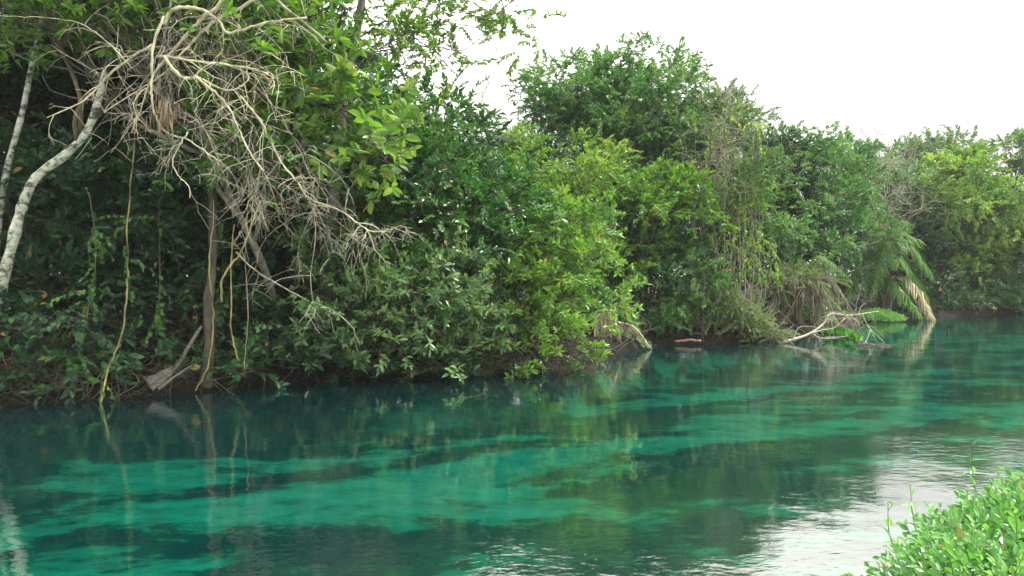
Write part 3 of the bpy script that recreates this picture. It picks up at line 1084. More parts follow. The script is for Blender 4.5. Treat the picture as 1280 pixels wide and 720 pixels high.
shrub('feathery_shrub', 'pale grey-green feathery shrub above the dry palm thatch', bpos(975, 29),
      [lobe(985, 360, 27, 35, 14, .8), lobe(1010, 352, 27.4, 25, 14, .7)], 'fine', 'grey', dens=34, seed=56, stems=4)
shrub('feathery_shrub', 'pale feathery shrub leaning down to touch the water left of the fallen branch', bpos(915, 25.2),
      [lobe(935, 415, 23.9, 35, 16, .7), lobe(915, 400, 24.2, 25, 22, .7), lobe(960, 425, 23.8, 18, 9, .4)], 'fine', 'grey', dens=36, seed=57, stems=5)

# --- low growth touching the water along the middle and right bank
for i, (px, py, d, rx, rz, sp, mt, lab) in enumerate([
        (835, 405, 23.9, 35, 22, 'small', 'forest', 'low dark bush touching the water left of the reddish floating log'),
        (890, 408, 24.6, 30, 18, 'small', 'olive', 'low dull bush at the foot of the vine curtain'),
        (1015, 395, 29.5, 40, 14, 'medium', 'forest', 'low dark bush behind the fallen branch'),
        (1130, 388, 38.5, 35, 12, 'medium', 'shade', 'low dark bush at the water between grass islet and drooping palm frond'),
        (1190, 380, 41.0, 40, 14, 'medium', 'forest', 'low dark bush at the water beneath the sunlit yellow-green tree'),
        (1265, 382, 42.5, 45, 14, 'medium', 'forest', 'low dark bush at the water by the right frame edge'),
        (760, 420, 22.4, 25, 22, 'small', 'forest', 'low shaded bush right behind the straw-coloured drooping frond')]):
    shrub('low_bush', lab, bpos(px, d + .8), [lobe(px, py, d, rx, rz, .9)], sp, mt, dens=20, seed=120 + i, stems=4, group='low bushes at the water of the far bank')

# --- far right
tree('sunlit_tree', 'large yellow-green tree at the right end of the bank, right of the palm', 'tree', bpos(1205, 45),
     [lobe(1195, 235, 43, 46, 34, 3), lobe(1160, 262, 43, 33, 32, 2.4), lobe(1232, 258, 43, 42, 34, 2.6), lobe(1200, 285, 42.5, 60, 45, 3),
      lobe(1190, 340, 42.5, 55, 40, 2.4), lobe(1245, 300, 43, 45, 50, 2.4)],
     'medium', 'yellow', dens=10, r0=.25, seed=60, clump=1.1, smin=1.0, smax=1.6)
tree('shaded_tree', 'dark lower tree at the right frame edge with leaves down to the water', 'tree', bpos(1270, 45),
     [lobe(1270, 340, 43, 40, 45, 2.4), lobe(1320, 300, 44, 60, 70, 3), lobe(1225, 365, 42.3, 40, 24, 1.6)],
     'medium', 'forest', dens=10, r0=.2, seed=61, clump=.9, smin=1.0, smax=1.6)
tree('distant_tree', 'hazy tree crown behind the yellow-green tree, nearest the right frame edge', 'tree', bpos(1265, 62),
     [lobe(1262, 190, 60, 22, 15, 2), lobe(1290, 235, 60, 45, 35, 3), lobe(1345, 240, 60, 60, 40, 3)], 'coarse', 'olive', dens=4, r0=.25, seed=62)
tree('distant_tree', 'hazy pale tree top rising behind the yellow-green tree to its left', 'tree', bpos(1185, 64),
     [lobe(1190, 190, 62, 30, 18, 2.4), lobe(1150, 215, 62, 40, 28, 3)], 'coarse', 'olive', dens=4, r0=.25, seed=63)
tree('distant_tree', 'hazy tree behind the bare grey twigs between stepped tree and sunlit tree', 'tree', bpos(1110, 52),
     [lobe(1100, 240, 48, 50, 40, 3), lobe(1120, 300, 47, 50, 50, 3)], 'coarse', 'forest', dens=5, r0=.22, seed=64)

# --- dense trees behind, closing the gaps
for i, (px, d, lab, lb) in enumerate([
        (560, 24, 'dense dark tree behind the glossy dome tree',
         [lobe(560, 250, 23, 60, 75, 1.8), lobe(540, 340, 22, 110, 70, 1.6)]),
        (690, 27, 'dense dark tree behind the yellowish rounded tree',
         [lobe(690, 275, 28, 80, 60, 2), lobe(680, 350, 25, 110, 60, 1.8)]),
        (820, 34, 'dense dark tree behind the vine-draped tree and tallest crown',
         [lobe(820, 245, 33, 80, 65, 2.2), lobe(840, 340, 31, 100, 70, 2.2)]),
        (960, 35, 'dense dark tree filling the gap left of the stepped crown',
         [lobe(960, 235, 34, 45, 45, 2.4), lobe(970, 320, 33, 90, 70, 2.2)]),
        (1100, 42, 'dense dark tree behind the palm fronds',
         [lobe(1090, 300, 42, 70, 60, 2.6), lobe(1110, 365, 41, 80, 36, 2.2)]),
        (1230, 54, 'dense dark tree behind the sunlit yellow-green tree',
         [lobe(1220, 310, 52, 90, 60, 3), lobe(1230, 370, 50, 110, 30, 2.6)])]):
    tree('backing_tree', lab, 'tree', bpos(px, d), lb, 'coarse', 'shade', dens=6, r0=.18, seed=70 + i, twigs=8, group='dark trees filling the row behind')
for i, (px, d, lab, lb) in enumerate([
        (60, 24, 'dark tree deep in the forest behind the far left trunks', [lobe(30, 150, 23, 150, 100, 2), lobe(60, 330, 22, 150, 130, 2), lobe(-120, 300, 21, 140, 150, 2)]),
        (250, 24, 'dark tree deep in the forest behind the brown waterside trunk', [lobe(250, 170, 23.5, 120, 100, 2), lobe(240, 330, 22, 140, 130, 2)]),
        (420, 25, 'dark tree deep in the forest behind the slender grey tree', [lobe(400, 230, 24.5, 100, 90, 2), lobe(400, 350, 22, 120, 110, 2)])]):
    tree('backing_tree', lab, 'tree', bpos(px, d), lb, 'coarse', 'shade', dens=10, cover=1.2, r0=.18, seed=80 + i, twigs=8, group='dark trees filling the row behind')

# ============================================================ palms
def frond(root, a, b, c, rg, mat='palm', L=.55, n=46, name='frond', r=.016, hang=.5):
    """a feather leaf: rib from a over b to c with two rows of leaflets"""
    ln = smooth_line([a, b, c], 14)
    g = Geo()
    tt = np.linspace(0, 1, len(ln))
    g.tube(ln, r * (1.1 - .9 * tt), 5, 1)
    tan = np.gradient(ln, axis=0)
    pos = np.linspace(.12, .995, n)
    P_, D_, S_ = [], [], []
    for s in pos:
        i = min(int(s * (len(ln) - 1)), len(ln) - 1)
        t = tan[i] / np.linalg.norm(tan[i])
        side = np.cross(t, (0, 0, 1))
        side /= np.linalg.norm(side) + 1e-6
        up = np.cross(side, t)
        for sg in (-1, 1):
            d = t * .75 + side * sg * .8 + up * .12 - np.array((0, 0, hang * rg.uniform(.5, 1.4))) + rg.normal(size=3) * .1
            P_.append(ln[i])
            D_.append(d)
            S_.append(L * (.35 + .75 * math.sin(math.pi * (.12 + .82 * s))) * rg.uniform(.8, 1.1))
    v, f = leaf_quads(1, .07, fold=.25, droop=.3, wide=.35)
    tm = (v, np.array([0, 1, 2, 3]), np.array([4]), np.array([0]))
    M = rot_axes(np.array(D_), roll=rg.normal(0, .4, len(D_))) * np.array(S_)[:, None, None]
    g.inst(tm, M, np.array(P_))
    return part(g, name, [LM[mat], BK['twig'] if mat in ('palm',) else BK['deadgrey']], root)


def build_palm():
    rg = np.random.default_rng(77)
    base = np.array((*bpos(1108, 36.5), 0.2))
    root = thing('palm', base, 'palm with long arching green fronds dipping to the water beside the grass islet', 'palm')
    top = P(1106, 345, 37.3)
    g = Geo()
    ln = smooth_line([base, (base + top) / 2 + np.array((.1, 0, 0)), top], 6)
    g.tube(ln, np.linspace(.2, .15, len(ln)), 9)
    part(g, 'trunk', [BK['brown']], root)
    for (bx, by, bd, ex, ey, ed, m) in [
            (1112, 290, 37, 1150, 300, 36.5, 'palm'), (1130, 300, 36.8, 1166, 345, 36, 'palm'), (1128, 325, 36.6, 1160, 372, 35.8, 'palm'),
            (1140, 350, 36.2, 1168, 398, 35.6, 'dry'), (1120, 352, 36, 1150, 392, 35.4, 'palm'), (1095, 290, 37.6, 1085, 280, 38.4, 'palm'),
            (1080, 310, 37, 1048, 335, 36.4, 'palm'), (1085, 330, 36.6, 1055, 372, 36, 'palm'), (1110, 300, 36, 1125, 330, 34.8, 'palm'),
            (1098, 318, 36.2, 1085, 370, 35, 'palm'), (1115, 285, 38.4, 1130, 275, 39.8, 'palm')]:
        frond(root, top, P(bx, by, bd), P(ex, ey, ed), rg, m, L=1.0, n=84)


build_palm()


def build_thatch():
    rg = np.random.default_rng(78)
    top = P(1000, 352, 27.6)
    base = np.array((top[0], top[1] + .3, .2))
    root = thing('dead_palm', base, 'dead palm with a skirt of hanging grey-brown fronds above the fallen branch', 'palm')
    g = Geo()
    g.tube(smooth_line([base, (base + top) / 2, top], 5), .14, 8)
    part(g, 'trunk', [BK['brown']], root)
    for k in range(20):
        ex = 945 + k * 6.2 + rg.normal(0, 3)
        ed = 26.2 + rg.uniform(-.3, 1.2)
        m = P((1000 + ex) / 2 + rg.normal(0, 6), 352 + rg.uniform(-4, 10), 27 - rg.uniform(0, .6))
        e = P(ex, 408 + rg.normal(0, 5), ed)
        e[2] = max(e[2], .12)
        frond(root, top, m, e, rg, 'thatch', L=.5, n=34, hang=1.1)
    # two of its neighbours' fronds still half green
    frond(root, top, P(1025, 320, 27.4), P(1066, 352, 26.6), rg, 'palm', L=.6, n=40)
    frond(root, top, P(1035, 345, 27.4), P(1068, 392, 26.8), rg, 'thatch', L=.6, n=40)


build_thatch()


def dry_frond(label, a, b, c, seed, n=52, L=.5, hang=1.2):
    rg = np.random.default_rng(seed)
    root = thing('dry_palm_frond', a, label, 'palm frond', 'dry palm fronds drooping to the water')
    ln = smooth_line([a, b, c], 14)
    g = Geo()
    g.tube(ln, np.linspace(.03, .01, len(ln)), 6)
    part(g, 'rib', [BK['dead']], root)
    tan = np.gradient(ln, axis=0)
    P_, D_, S_ = [], [], []
    for s in np.linspace(.05, .98, n):
        i = int(s * (len(ln) - 1))
        t = tan[i] / np.linalg.norm(tan[i])
        for sg in (-1, 1):
            P_.append(ln[i] + rg.normal(size=3) * .015)
            D_.append(t * .5 + np.array((sg * .25, rg.normal(0, .25), -hang)) + rg.normal(size=3) * .18)
            S_.append(L * (1.1 - .75 * s) * rg.uniform(.6, 1.1))
    P_, D_, S_ = np.array(P_), np.array(D_), np.array(S_)
    ends = P_ + D_ / np.linalg.norm(D_, axis=1)[:, None] * S_[:, None]
    S_ = np.where(ends[:, 2] < .03, S_ * np.clip((P_[:, 2] - .03) / np.maximum(P_[:, 2] - ends[:, 2], 1e-3), .1, 1), S_)
    v, f = leaf_quads(1, .05, fold=.3, droop=.1, wide=.3)
    g = Geo()
    g.inst((v, np.array([0, 1, 2, 3]), np.array([4]), np.array([0])), rot_axes(D_, roll=rg.uniform(-3, 3, len(D_))) * S_[:, None, None], P_)
    part(g, 'leaflets', [LM['dry']], root)
    return root


dry_frond('dry straw-coloured palm frond hanging straight down to the water beside the fresh shrub', P(742, 400, 21.4), P(762, 386, 21.3), P(776, 424, 21.3), 5, 110, 1.0, 2.5)
dry_frond('dry palm frond arching right, tip touching the water, right of the straw-coloured one', P(768, 402, 21.6), P(793, 409, 21.6), P(814, 436, 21.6), 6, 80, .5)

# ============================================================ dead wood of the left bank
bare_branch('bare_branch', 'thick pale dead limb coming down from the top into the twig tangle at left',
            [(300, -40), (275, 5), (253, 22), (235, 42), (215, 64), (196, 88)], 12.6, 12.4, .055, .03, side=15, slen=.9, level=2, seed=1, kids=3)
bare_branch('bare_branch', 'pale dead stick slanting down to the left across the leaning trunk',
            [(190, 56), (155, 78), (133, 97), (105, 125), (58, 148)], 12.4, 12.2, .03, .012, side=12, slen=.5, level=1, seed=2, kids=2)
bare_branch('bare_branch', 'wavy pale dead limb running right along the top above the tangle',
            [(205, 30), (213, 14), (235, 9), (256, 14), (274, 27), (285, 41), (314, 34), (340, 27), (383, 22)], 12.3, 12.6, .04, .022, side=14,
            slen=.8, level=1, seed=3, kids=4)
bare_branch('bare_branch', 'straight pale dead limb lying level through the middle of the tangle',
            [(196, 70), (217, 72), (260, 78), (307, 84), (335, 92)], 12.3, 12.5, .035, .02, side=11, slen=.9, level=2, seed=4, kids=3)
bare_branch('bare_branch', 'curved pale limb hanging past the bunch of withered brown leaves',
            [(205, 20), (191, 60), (190, 95), (189, 120), (195, 145), (208, 165), (235, 175), (255, 188), (275, 202)], 12.2, 12.2, .032, .012,
            side=13, slen=.9, level=2, seed=5, kids=3)
bare_branch('bare_branch', 'forked pale limb dropping right of the withered brown leaves',
            [(205, 70), (225, 95), (246, 98), (262, 110), (276, 122), (290, 142), (300, 165), (312, 190), (330, 215)], 12.2, 12.3, .034, .01,
            side=10, slen=1.0, level=2, seed=6, kids=3, smat='deadgrey')
bare_branch('bare_branch', 'broken grey stick slanting through the bright leaves at upper left',
            [(335, -25), (347, 0), (383, 31), (408, 52)], 12.8, 12.9, .032, .026, mat='deadgrey', side=0, seed=7)
bare_branch('bare_branch', 'long grey branch bowing down to the right below the big pale leaves',
            [(300, 120), (325, 150), (336, 173), (354, 206), (372, 228), (387, 248), (423, 262), (444, 276), (464, 289), (491, 287)], 12.7, 13.2, .026, .008,
            mat='dead', side=16, slen=.75, level=2, seed=8, kids=3, smat='deadgrey', sr=.011)
bare_branch('bare_branch', 'grey dead branch fanning out fine twigs in the middle of the tangle',
            [(250, 90), (285, 140), (305, 190), (320, 240), (335, 290)], 13.0, 13.2, .03, .008, mat='deadgrey', side=11, slen=1.1, level=2, seed=9,
            kids=3, sr=.009, grav=-.16)
bare_branch('bare_branch', 'grey dead branch hanging fine twigs just right of the brown waterside trunk',
            [(300, 90), (340, 130), (370, 180), (390, 230), (395, 290)], 13.2, 13.4, .028, .007, mat='deadgrey', side=15, slen=1.1, level=2, seed=10,
            kids=3, sr=.009, grav=-.16)
bare_branch('bare_branch', 'long thin grey stick slanting down right behind the olive overhanging shrub',
            [(295, 315), (318, 337), (354, 359), (394, 381), (410, 388)], 14.2, 14.6, .022, .016, mat='deadgrey', side=5, slen=.5, seed=11)
bare_branch('bare_branch', 'thin leafless twigs rising against the sky above the yellowish rounded tree',
            [(600, 215), (603, 180), (600, 150), (604, 120), (612, 98)], 24, 24, .03, .006, mat='deadgrey', side=22, slen=1.0, level=1, seed=12, kids=3,
            grav=.05, cat='dead tree', sr=.009)
bare_branch('bare_branch', 'dead grey leafless tree top left of the sunlit yellow-green tree',
            [(1105, 330), (1108, 280), (1106, 240), (1100, 200)], 38, 38, .06, .012, mat='deadgrey', side=60, slen=2.0, level=2, seed=13, kids=4, grav=.04, one_piece=True,
            cat='dead tree', sr=.016)
bare_branch('bare_branch', 'grey leafless twigs tangled in the top of the vine-draped tree',
            [(905, 260), (912, 210), (905, 160), (915, 110)], 24.6, 24.4, .03, .008, mat='deadgrey', side=60, slen=1.3, level=2, seed=14, kids=4, grav=-.08, one_piece=True,
            cat='dead branch', sr=.008)
bare_branch('thin_branch', 'thin bare branch arching over the river at the top, left of the white sky',
            [(445, 70), (500, 60), (545, 58), (580, 62), (620, 30), (650, 5)], 15.2, 14.8, .02, .006, mat='grey', side=14, slen=.7, level=1, seed=15, kids=3,
            grav=-.04, sr=.007)

bare_branch('bare_branch', 'thin pale twig reaching far left along the top of the frame, past the leaning trunk',
            [(165, 85), (140, 58), (118, 40), (95, 27), (50, 22), (0, 20)], 12.5, 12.6, .016, .006, side=10, slen=.5, level=1, seed=40, kids=2, sr=.007)
bare_branch('bare_branch', 'pale dead limb running from the top edge down into the middle of the tangle',
            [(345, -30), (310, 5), (275, 22), (250, 42), (232, 62), (205, 92), (180, 108), (130, 140)], 12.7, 12.3, .045, .01, side=20, slen=.7, level=1,
            seed=41, kids=3)
bare_branch('bare_branch', 'pale forked stick dropping left of the withered brown leaves',
            [(200, 80), (186, 105), (176, 135), (164, 165)], 12.3, 12.2, .016, .008, side=8, slen=.45, level=1, seed=42, kids=2, sr=.008)
bare_branch('bare_branch', 'bent yellowish branch hanging in the lower middle of the tangle',
            [(235, 165), (225, 180), (216, 200), (222, 218), (235, 232), (238, 248)], 12.2, 12.2, .018, .008, side=8, slen=.5, level=1, seed=43, kids=2, sr=.007)
bare_branch('bare_branch', 'pale crooked branch curling in front of the bright narrow leaves',
            [(245, 95), (275, 110), (292, 112), (310, 100), (308, 88)], 12.3, 12.3, .02, .012, side=5, slen=.4, level=1, seed=44, kids=2)

# withered brown leaves
rgw = np.random.default_rng(3)
g = Geo()
nn = 120
Pw = np.array([P(206 + rgw.normal(0, 8) , 132 + rgw.normal(0, 10), 12.15 + rgw.normal(0, .1)) for _ in range(nn)])
Dw = rgw.normal(size=(nn, 3)) * .12 + np.array((0, 0, -1))
v, f = leaf_quads(.34, .022, near=False, droop=.05)
g.inst((v, np.array([0, 1, 2, 3]), np.array([4]), np.array([0])), rot_axes(Dw, roll=rgw.uniform(-3, 3, nn)) * rgw.uniform(.5, 1.1, nn)[:, None, None], Pw)
tag(g.build('withered_leaves', [LM['brown']], None, origin=P(205, 130, 12.15)), 'hanging bunch of withered reddish-brown leaves caught in the dead branches', 'dead leaves')

# ============================================================ vines
liana('long twisted yellow vine reaching down into the water at left', [(172, 110), (166, 200), (159, 282), (160, 330), (159, 361), (155, 404), (146, 437), (135, 462), (126, 505)], 13.2, 12.5, .0095, seed=1, leaves=8)
liana('pale yellow stem hanging right of the brown trunk, ending just over the water', [(318, 90), (312, 180), (310, 260), (307, 325), (310, 390), (305, 462)], 13.2, 13.2, .0095, seed=2, twine=False)
liana('thick short yellow stem curving down beside the brown trunk', [(325, 250), (312, 290), (300, 318), (285, 336), (277, 354), (277, 378)], 13.0, 13.0, .014, seed=3, twine=False)
liana('thin crooked yellow vine between the brown trunk and the pale yellow stem', [(292, 280), (289, 330), (289, 372), (289, 412), (294, 437), (298, 451)], 13.3, 13.3, .009, seed=4)
liana('heart-leaved vine hanging between the leaning trunk and the twisted yellow vine', [(112, 240), (120, 320), (112, 370), (104, 420), (90, 452)], 13.3, 13.1, .009, 'twig', seed=5, leaves=26, twine=False)
liana('thin dark vine hanging in front of the shaded leaves left of the brown trunk', [(198, 250), (200, 330), (199, 380), (194, 408)], 13.9, 13.9, .008, 'twig', seed=6, leaves=8, twine=False)
liana('vine running down the brown waterside trunk to the water', [(268, 250), (262, 330), (267, 400), (262, 450), (254, 470), (244, 489)], 13.75, 13.6, .014, seed=7, twine=False)
for i, (a, b, dd, lab) in enumerate([((870, 250), (878, 425), 24.3, 'dry hanging vine at the left side of the vine curtain'),
                                     ((905, 240), (893, 420), 24.2, 'dry hanging vine in the middle of the vine curtain, bent left'),
                                     ((925, 260), (880, 425), 24.1, 'dry vine slanting left across the vine curtain to the water')]):
    liana(lab, [a, ((a[0] + b[0]) / 2 + 6, (a[1] + b[1]) / 2), b], dd, dd - .3, .02, 'deadgrey', seed=20 + i, twine=False, group='dry vines of the curtain')

rgv = np.random.default_rng(9)


def strands(name, label, cat, n, fx, fy0, fy1, d, r, mat, jit=10, foliage=None):
    g = Geo()
    for k in range(n):
        x0 = rgv.uniform(*fx)
        y0, y1 = rgv.uniform(*fy0), rgv.uniform(*fy1)
        dd = d + rgv.normal(0, .35)
        c = [(x0 + rgv.normal(0, jit) * s, y0 + (y1 - y0) * s) for s in np.linspace(0, 1, 5)]
        l = smooth_line(pl(c, dd, dd + rgv.normal(0, .3)), 3)
        l[:, 2] = np.maximum(l[:, 2], .02)
        g.tube(l, r * rgv.uniform(.5, 1.3), 4, 0, False)
    o = g.build(name, [BK[mat]], None)
    return tag(o, label, cat, kind='stuff')


strands('vine_curtain', 'curtain of thin dry vines hanging below the vine-draped tree', 'vines', 46, (858, 950), (210, 350), (330, 425), 24.5, .009, 'deadgrey', 16)
# leafy creeper climbing over the vine-draped tree: one plant
rg = np.random.default_rng(44)
root = thing('creeper', P(880, 420, 24.2), 'yellow-green leafy creeper trailing down through the dry vine curtain', 'vine')
g, gl_ = Geo(), Geo()
Pc, Dc = [], []
for k in range(11):
    x0 = rg.uniform(868, 960)
    l = smooth_line(pl([(x0 + rg.normal(0, 9), y) for y in np.linspace(rg.uniform(120, 230), rg.uniform(300, 400), 6)], 24.3, 24.2), 5)
    l = l + np.array((0, rg.normal(0, .2), 0))
    g.tube(l, .012, 5)
    i = rg.integers(0, len(l), 22)
    Pc.append(l[i] + rg.normal(size=(22, 3)) * .1)
    Dc.append(rg.normal(size=(22, 3)) * .6 + np.array((0, -.5, -.2)))
part(g, 'stem', [BK['twig']], root)
leaves_into(gl_, SP['ivy'], np.concatenate(Pc), np.concatenate(Dc), rg, .5, .9)
part(gl_, 'foliage', [LM['lime'], BK['twig']], root)


# ============================================================ roots and debris along the bank
def roots(name, label, x0, x1, n, seed, inland=.7, h=.55, r=.012, d_off=0.0, mat='root', fine=.5):
    rg = np.random.default_rng(seed)
    g = Geo()
    for k in range(n):
        x = rg.uniform(x0, x1)
        y = float(bank_y(FAR_BANK, x)) + d_off
        a = np.array((x + rg.normal(0, .25), y + rg.uniform(.1, inland), rg.uniform(.25, h)))
        b = np.array((x + rg.normal(0, .45), y - rg.uniform(.1, .45), rg.uniform(-.15, .06)))
        m = (a + b) / 2 + np.array((rg.normal(0, .4), -rg.uniform(-.1, .25), rg.uniform(-.12, .3)))
        g.tube(smooth_line([a, m, b], 5), np.linspace(1, .5, 11) * r * rg.uniform(.35, 1.4), 5, 0, False)
        if rg.random() < fine:
            c = m + rg.normal(size=3) * .35
            c[2] = max(c[2], .02)
            g.tube(smooth_line([m, (m + c) / 2 + rg.normal(size=3) * .06, c], 4), r * .35, 4, 0, False)
    return tag(g.build(name, [BK[mat]], None), label, 'roots', kind='stuff')


roots('root_tangle', 'tangle of thin dry roots on the bank at the far left', -10.5, -6.3, 260, 1, .9, .75, .009)
roots('root_tangle', 'shaded roots along the bank around the brown trunk', -6.3, -2.0, 70, 2, .8, .5, .009)
roots('root_tangle', 'dry brown root clump at the water under the fresh shrub', -1.3, 1.5, 230, 3, .5, .62, .008, -.45)
roots('root_tangle', 'roots at the water under the shaded shrub and vine curtain', 2.0, 8.4, 90, 4, 1.0, 1.3, .016, .1)
roots('root_tangle', 'roots under the far trees behind the palm and at right', 9, 36, 40, 5, 1.4, 1.0, .02, .1)

# broken slab of wood and log by the brown trunk
def plank(label, quad, d, th, name, mat):
    pts = np.array([P(x, y, dd) for (x, y, dd) in quad])
    nrm = np.cross(pts[1] - pts[0], pts[3] - pts[0])
    nrm /= np.linalg.norm(nrm)
    k = 7
    V = []
    for j in range(k):
        s = j / (k - 1)
        a = pts[0] * (1 - s) + pts[1] * s + rng.normal(size=3) * .012
        b = pts[3] * (1 - s) + pts[2] * s + rng.normal(size=3) * .012
        bow = nrm * .05 * math.sin(s * math.pi)
        V += [a + bow, b + bow, b + bow + nrm * th, a + bow + nrm * th]
    g = Geo()
    lo, to = [], []
    for j in range(k - 1):
        for q in range(4):
            q2 = (q + 1) % 4
            lo += [j * 4 + q, j * 4 + q2, (j + 1) * 4 + q2, (j + 1) * 4 + q]
            to.append(4)
    lo += [3, 2, 1, 0, (k - 1) * 4, (k - 1) * 4 + 1, (k - 1) * 4 + 2, (k - 1) * 4 + 3]
    to += [4, 4]
    g.add(V, lo, to, 0)
    return tag(g.build(name, [BK[mat]], None, origin=pts[0]), label, 'driftwood')


plank('broken grey slab of bark leaning on the bank left of the brown trunk',
      [(178, 472, 13.3), (214, 456, 13.7), (219, 462, 13.6), (192, 487, 13.2)], 13.3, .04, 'bark_slab', 'slab')
bare_branch('leaning_log', 'dark split log leaning from the bank up against the brown trunk', [(196, 488), (222, 455), (252, 408)], 13.4, 14.0, .055, .04, mat='slab',
            cat='log', side=6, slen=.6, seed=30, smat='root')
bare_branch('leaning_log', 'thin grey stick lying on the bank left of the brown trunk', [(198, 486), (225, 466), (248, 452)], 13.2, 13.6, .03, .02, mat='slab',
            cat='log', side=0, seed=31)
bare_branch('floating_log', 'reddish bare log floating below the vine curtain', [(843, 427), (862, 425), (876, 426)], 23.2, 23.1, .05, .035, mat='redwood', cat='log', side=0, seed=32)
bare_branch('floating_stick', 'short stick poking from the dark water below the olive shrub', [(578, 498), (594, 496), (604, 492), (611, 496)], 13.1, 13.2, .012, .008, mat='root', cat='stick', side=3, slen=.25, seed=33, sr=.005)

# fallen branch in the water
rgf = np.random.default_rng(14)
ln = smooth_line([P(978, 428, 23.6), P(1010, 418, 23.9), P(1030, 404, 24.2), P(1038, 392, 24.3), P(1062, 394, 24.6), P(1098, 389, 25)], 6)
root = thing('fallen_branch', ln[0], 'pale fallen branch with forked arms lying half in the water', 'branch')
g = Geo()
g.tube(ln, np.linspace(.042, .012, len(ln)), 8)
part(g, 'limb', [BK['deadgrey']], root)
for c, d0, d1, r in [([(1012, 417), (1030, 412), (1042, 410), (1056, 398)], 23.9, 24, .035), ([(1016, 418), (1030, 423), (1060, 420)], 23.9, 23.8, .03),
                     ([(1078, 392), (1085, 408), (1095, 418), (1106, 428)], 24.8, 24.0, .016), ([(1086, 408), (1092, 420), (1098, 430)], 24.4, 23.9, .012),
                     ([(1068, 420), (1076, 410), (1090, 408), (1106, 422)], 24.1, 24.0, .012), ([(1088, 412), (1084, 424), (1080, 430)], 24.4, 24, .02),
                     ([(992, 424), (998, 410), (1012, 408), (1030, 412)], 23.8, 24.2, .016)]:
    g = Geo()
    l2 = smooth_line(pl(c, d0, d1), 5)
    l2[:, 2] = np.maximum(l2[:, 2], .0)
    g.tube(l2, np.linspace(r, r * .5, len(l2)) * .65, 6)
    part(g, 'arm', [BK['deadgrey']], root)
out = []
for k in range(26):
    i = rgf.integers(4, len(ln))
    grow(rgf, ln[i], rgf.normal(size=3) + np.array((0, 0, -.3)), rgf.uniform(.4, .9), .009, 1, out, -.12, .4, 2)
g = Geo()
for p_, r_ in out:
    p_[:, 2] = np.maximum(p_[:, 2], -.05)
    g.tube(p_, r_, 4, 0, False)
part(g, 'twigs', [BK['deadgrey']], root)

# grass islet and water hyacinth
def tuft(name, label, cat, cx, cy_, rx, ry, n, mat, L, W, seed, lean=.35, mound=.25, kind=None):
    rg = np.random.default_rng(seed)
    a, rr = rg.uniform(0, 6.283, n), np.sqrt(rg.random(n))
    Pt = np.stack([cx + rx * rr * np.cos(a), cy_ + ry * rr * np.sin(a), .02 + mound * (1 - rr ** 2) * rg.random(n) ** .4], -1)
    D = np.stack([rg.normal(0, lean, n) + .3 * np.cos(a) * rr, rg.normal(0, lean, n) + .3 * np.sin(a) * rr, np.ones(n)], -1)
    v, f = leaf_quads(L, W, near=True, droop=.3)
    lo = np.concatenate([np.array(q) for q in f])
    to = np.array([len(q) for q in f])
    g = Geo()
    g.inst((v, lo, to, np.zeros(len(to), int)), rot_axes(D, up=rg.normal(size=(n, 3))) * rg.uniform(.6, 1.2, n)[:, None, None], Pt)
    return tag(g.build(name, [LM[mat]], None, origin=(cx, cy_, 0)), label, cat, kind=kind)


c = at_z(1092, 403, 0)
tuft('grass_islet', 'low pale green grass islet on the water below the palm', 'grass', c[0] + .3, c[1] + .5, 1.25, .7, 2600, 'herb', .26, .03, 1, .5, .4, 'stuff')
c = at_z(1050, 422, 0)
tuft('water_hyacinth', 'bright green floating leaf clump caught in the fallen branch', 'water plant', c[0], c[1] + .2, .35, .25, 110, 'hyacinth', .26, .13, 2, .4, .1)
c = at_z(1066, 428, 0)
tuft('water_hyacinth', 'smaller bright green floating leaf clump right of the other one', 'water plant', c[0], c[1], .25, .18, 80, 'hyacinth', .24, .13, 3, .4, .1)
c = at_z(715, 463, 0)
tuft('water_hyacinth', 'small green leaf clump on the water beside the dry root clump', 'water plant', c[0], c[1], .22, .15, 46, 'hyacinth', .15, .09, 4, .5, .08)
# floating scum line by the fallen branch
g = Geo()
rgs = np.random.default_rng(8)
for k in range(60):
    c = at_z(1090 + rgs.normal(0, 10), 432 + rgs.normal(0, 1.2), .008)
    e = c + np.array((rgs.normal(0, .25), rgs.normal(0, .06), .004))
    g.tube([c, (c + e) / 2 + rgs.normal(size=3) * .01, e], .008, 4)
tag(g.build('floating_litter', [BK['root']], None), 'streak of dry litter floating at the tip of the fallen branch', 'debris', kind='stuff')


# ============================================================ foreground herbs on the near bank, bottom right
def sprig(rg, n=9, H=.35, L=.075, W=.028):
    """an upright stem with pairs of lance leaves"""
    return make_spray(rg, n=n, length=H, L=L, W=W, style='alt', near=True, droop=0, twig=.0022)


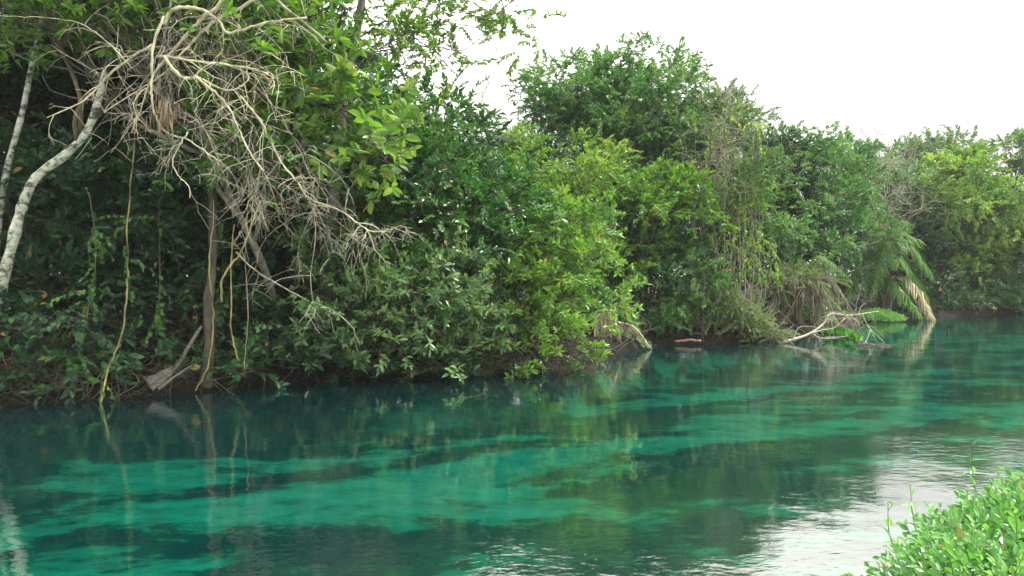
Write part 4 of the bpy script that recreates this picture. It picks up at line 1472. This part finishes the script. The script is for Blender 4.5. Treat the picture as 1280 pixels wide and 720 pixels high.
rgh = np.random.default_rng(50)
SPH = [make_spray(rgh, n=13, length=.26, L=.049, W=.0225, style='alt', near=True, droop=0.05, twig=.0025) for _ in range(8)]
g = Geo()
n = 9500
x = rgh.uniform(1.9, 8.0, n)
y = bank_y(NEAR_BANK, x) - rgh.random(n) ** 1.3 * 3.2 + rgh.normal(0, .05, n) + .12
k = (y > 2.6)
x, y = x[k], y[k]
edge = np.clip((bank_y(NEAR_BANK, x) + .15 - y) / .8, 0, 1)
z = np.maximum(ground_z(x, y), 0) + (.03 + .30 * edge) * rgh.uniform(.2, 1.0, len(x)) + .36 * (fbm(x * 2.4, y * 2.4, 5) - .45)
Pt = np.stack([x, y, z], -1)
D = rgh.normal(size=(len(x), 3)) * .6 + np.array((-.25, .1, .6))
leaves_into(g, SPH, Pt, D, rgh, .7, 1.25, .8)
tag(g.build('ground_cover', [LM['herb'], BK['twig']], None), 'mound of pale green lance-leaved herbs on the near bank at bottom right', 'ground cover', kind='stuff')
for i, (px, py, d, lab) in enumerate([(1150, 640, 5.9, 'tall herb sprig standing above the mound on its left side'),
                                      (1225, 590, 6.9, 'tall herb sprig at the upper edge of the mound against the bright water'),
                                      (1122, 660, 5.4, 'thin herb sprig leaning left over the water from the mound')]):
    rgx = np.random.default_rng(60 + i)
    b = P(px, py + 40, d)
    root = thing('herb_sprig', b, lab, 'plant', 'herb sprigs standing out of the mound')
    e = P(px + rgx.normal(-6, 6), py - 34, d)
    l = smooth_line([b, (b + e) / 2 + rgx.normal(size=3) * .02, e], 6)
    g = Geo()
    g.tube(l, np.linspace(.004, .002, len(l)), 6)
    part(g, 'stem', [BK['twig']], root)
    g = Geo()
    ii = np.linspace(3, len(l) - 1, 9).astype(int)
    v, f = leaf_quads(.085, .03, near=True)
    lo = np.concatenate([np.array(q) for q in f])
    to = np.array([len(q) for q in f])
    Dd = rgx.normal(size=(9, 3)) * .8 + np.array((0, 0, .35))
    g.inst((v, lo, to, np.zeros(len(to), int)), rot_axes(Dd), l[ii])
    part(g, 'leaves', [LM['herb']], root)


# ============================================================ haze
def build_haze():
    bpy.ops.mesh.primitive_cube_add(size=1, location=(20, 30, 9))
    o = bpy.context.object
    o.name = 'haze'
    o.data.name = 'haze'
    x0, x1, y0, y1, z0, z1 = -640, 740, -340, 1340, -3.2, 24
    o.location = ((x0 + x1) / 2, (y0 + y1) / 2, (z0 + z1) / 2)
    o.scale = (x1 - x0, y1 - y0, z1 - z0)
    m, t = new_mat('haze_air')
    out = N(t, 'ShaderNodeOutputMaterial')
    v = N(t, 'ShaderNodeVolumePrincipled')
    v.inputs['Color'].default_value = (.92, .95, .95, 1)
    v.inputs['Density'].default_value = 0.00042
    t.links.new(v.outputs[0], out.inputs['Volume'])
    o.data.materials.append(m)
    tag(o, kind='stuff')


USE_HAZE = True
if USE_HAZE:
    build_haze()
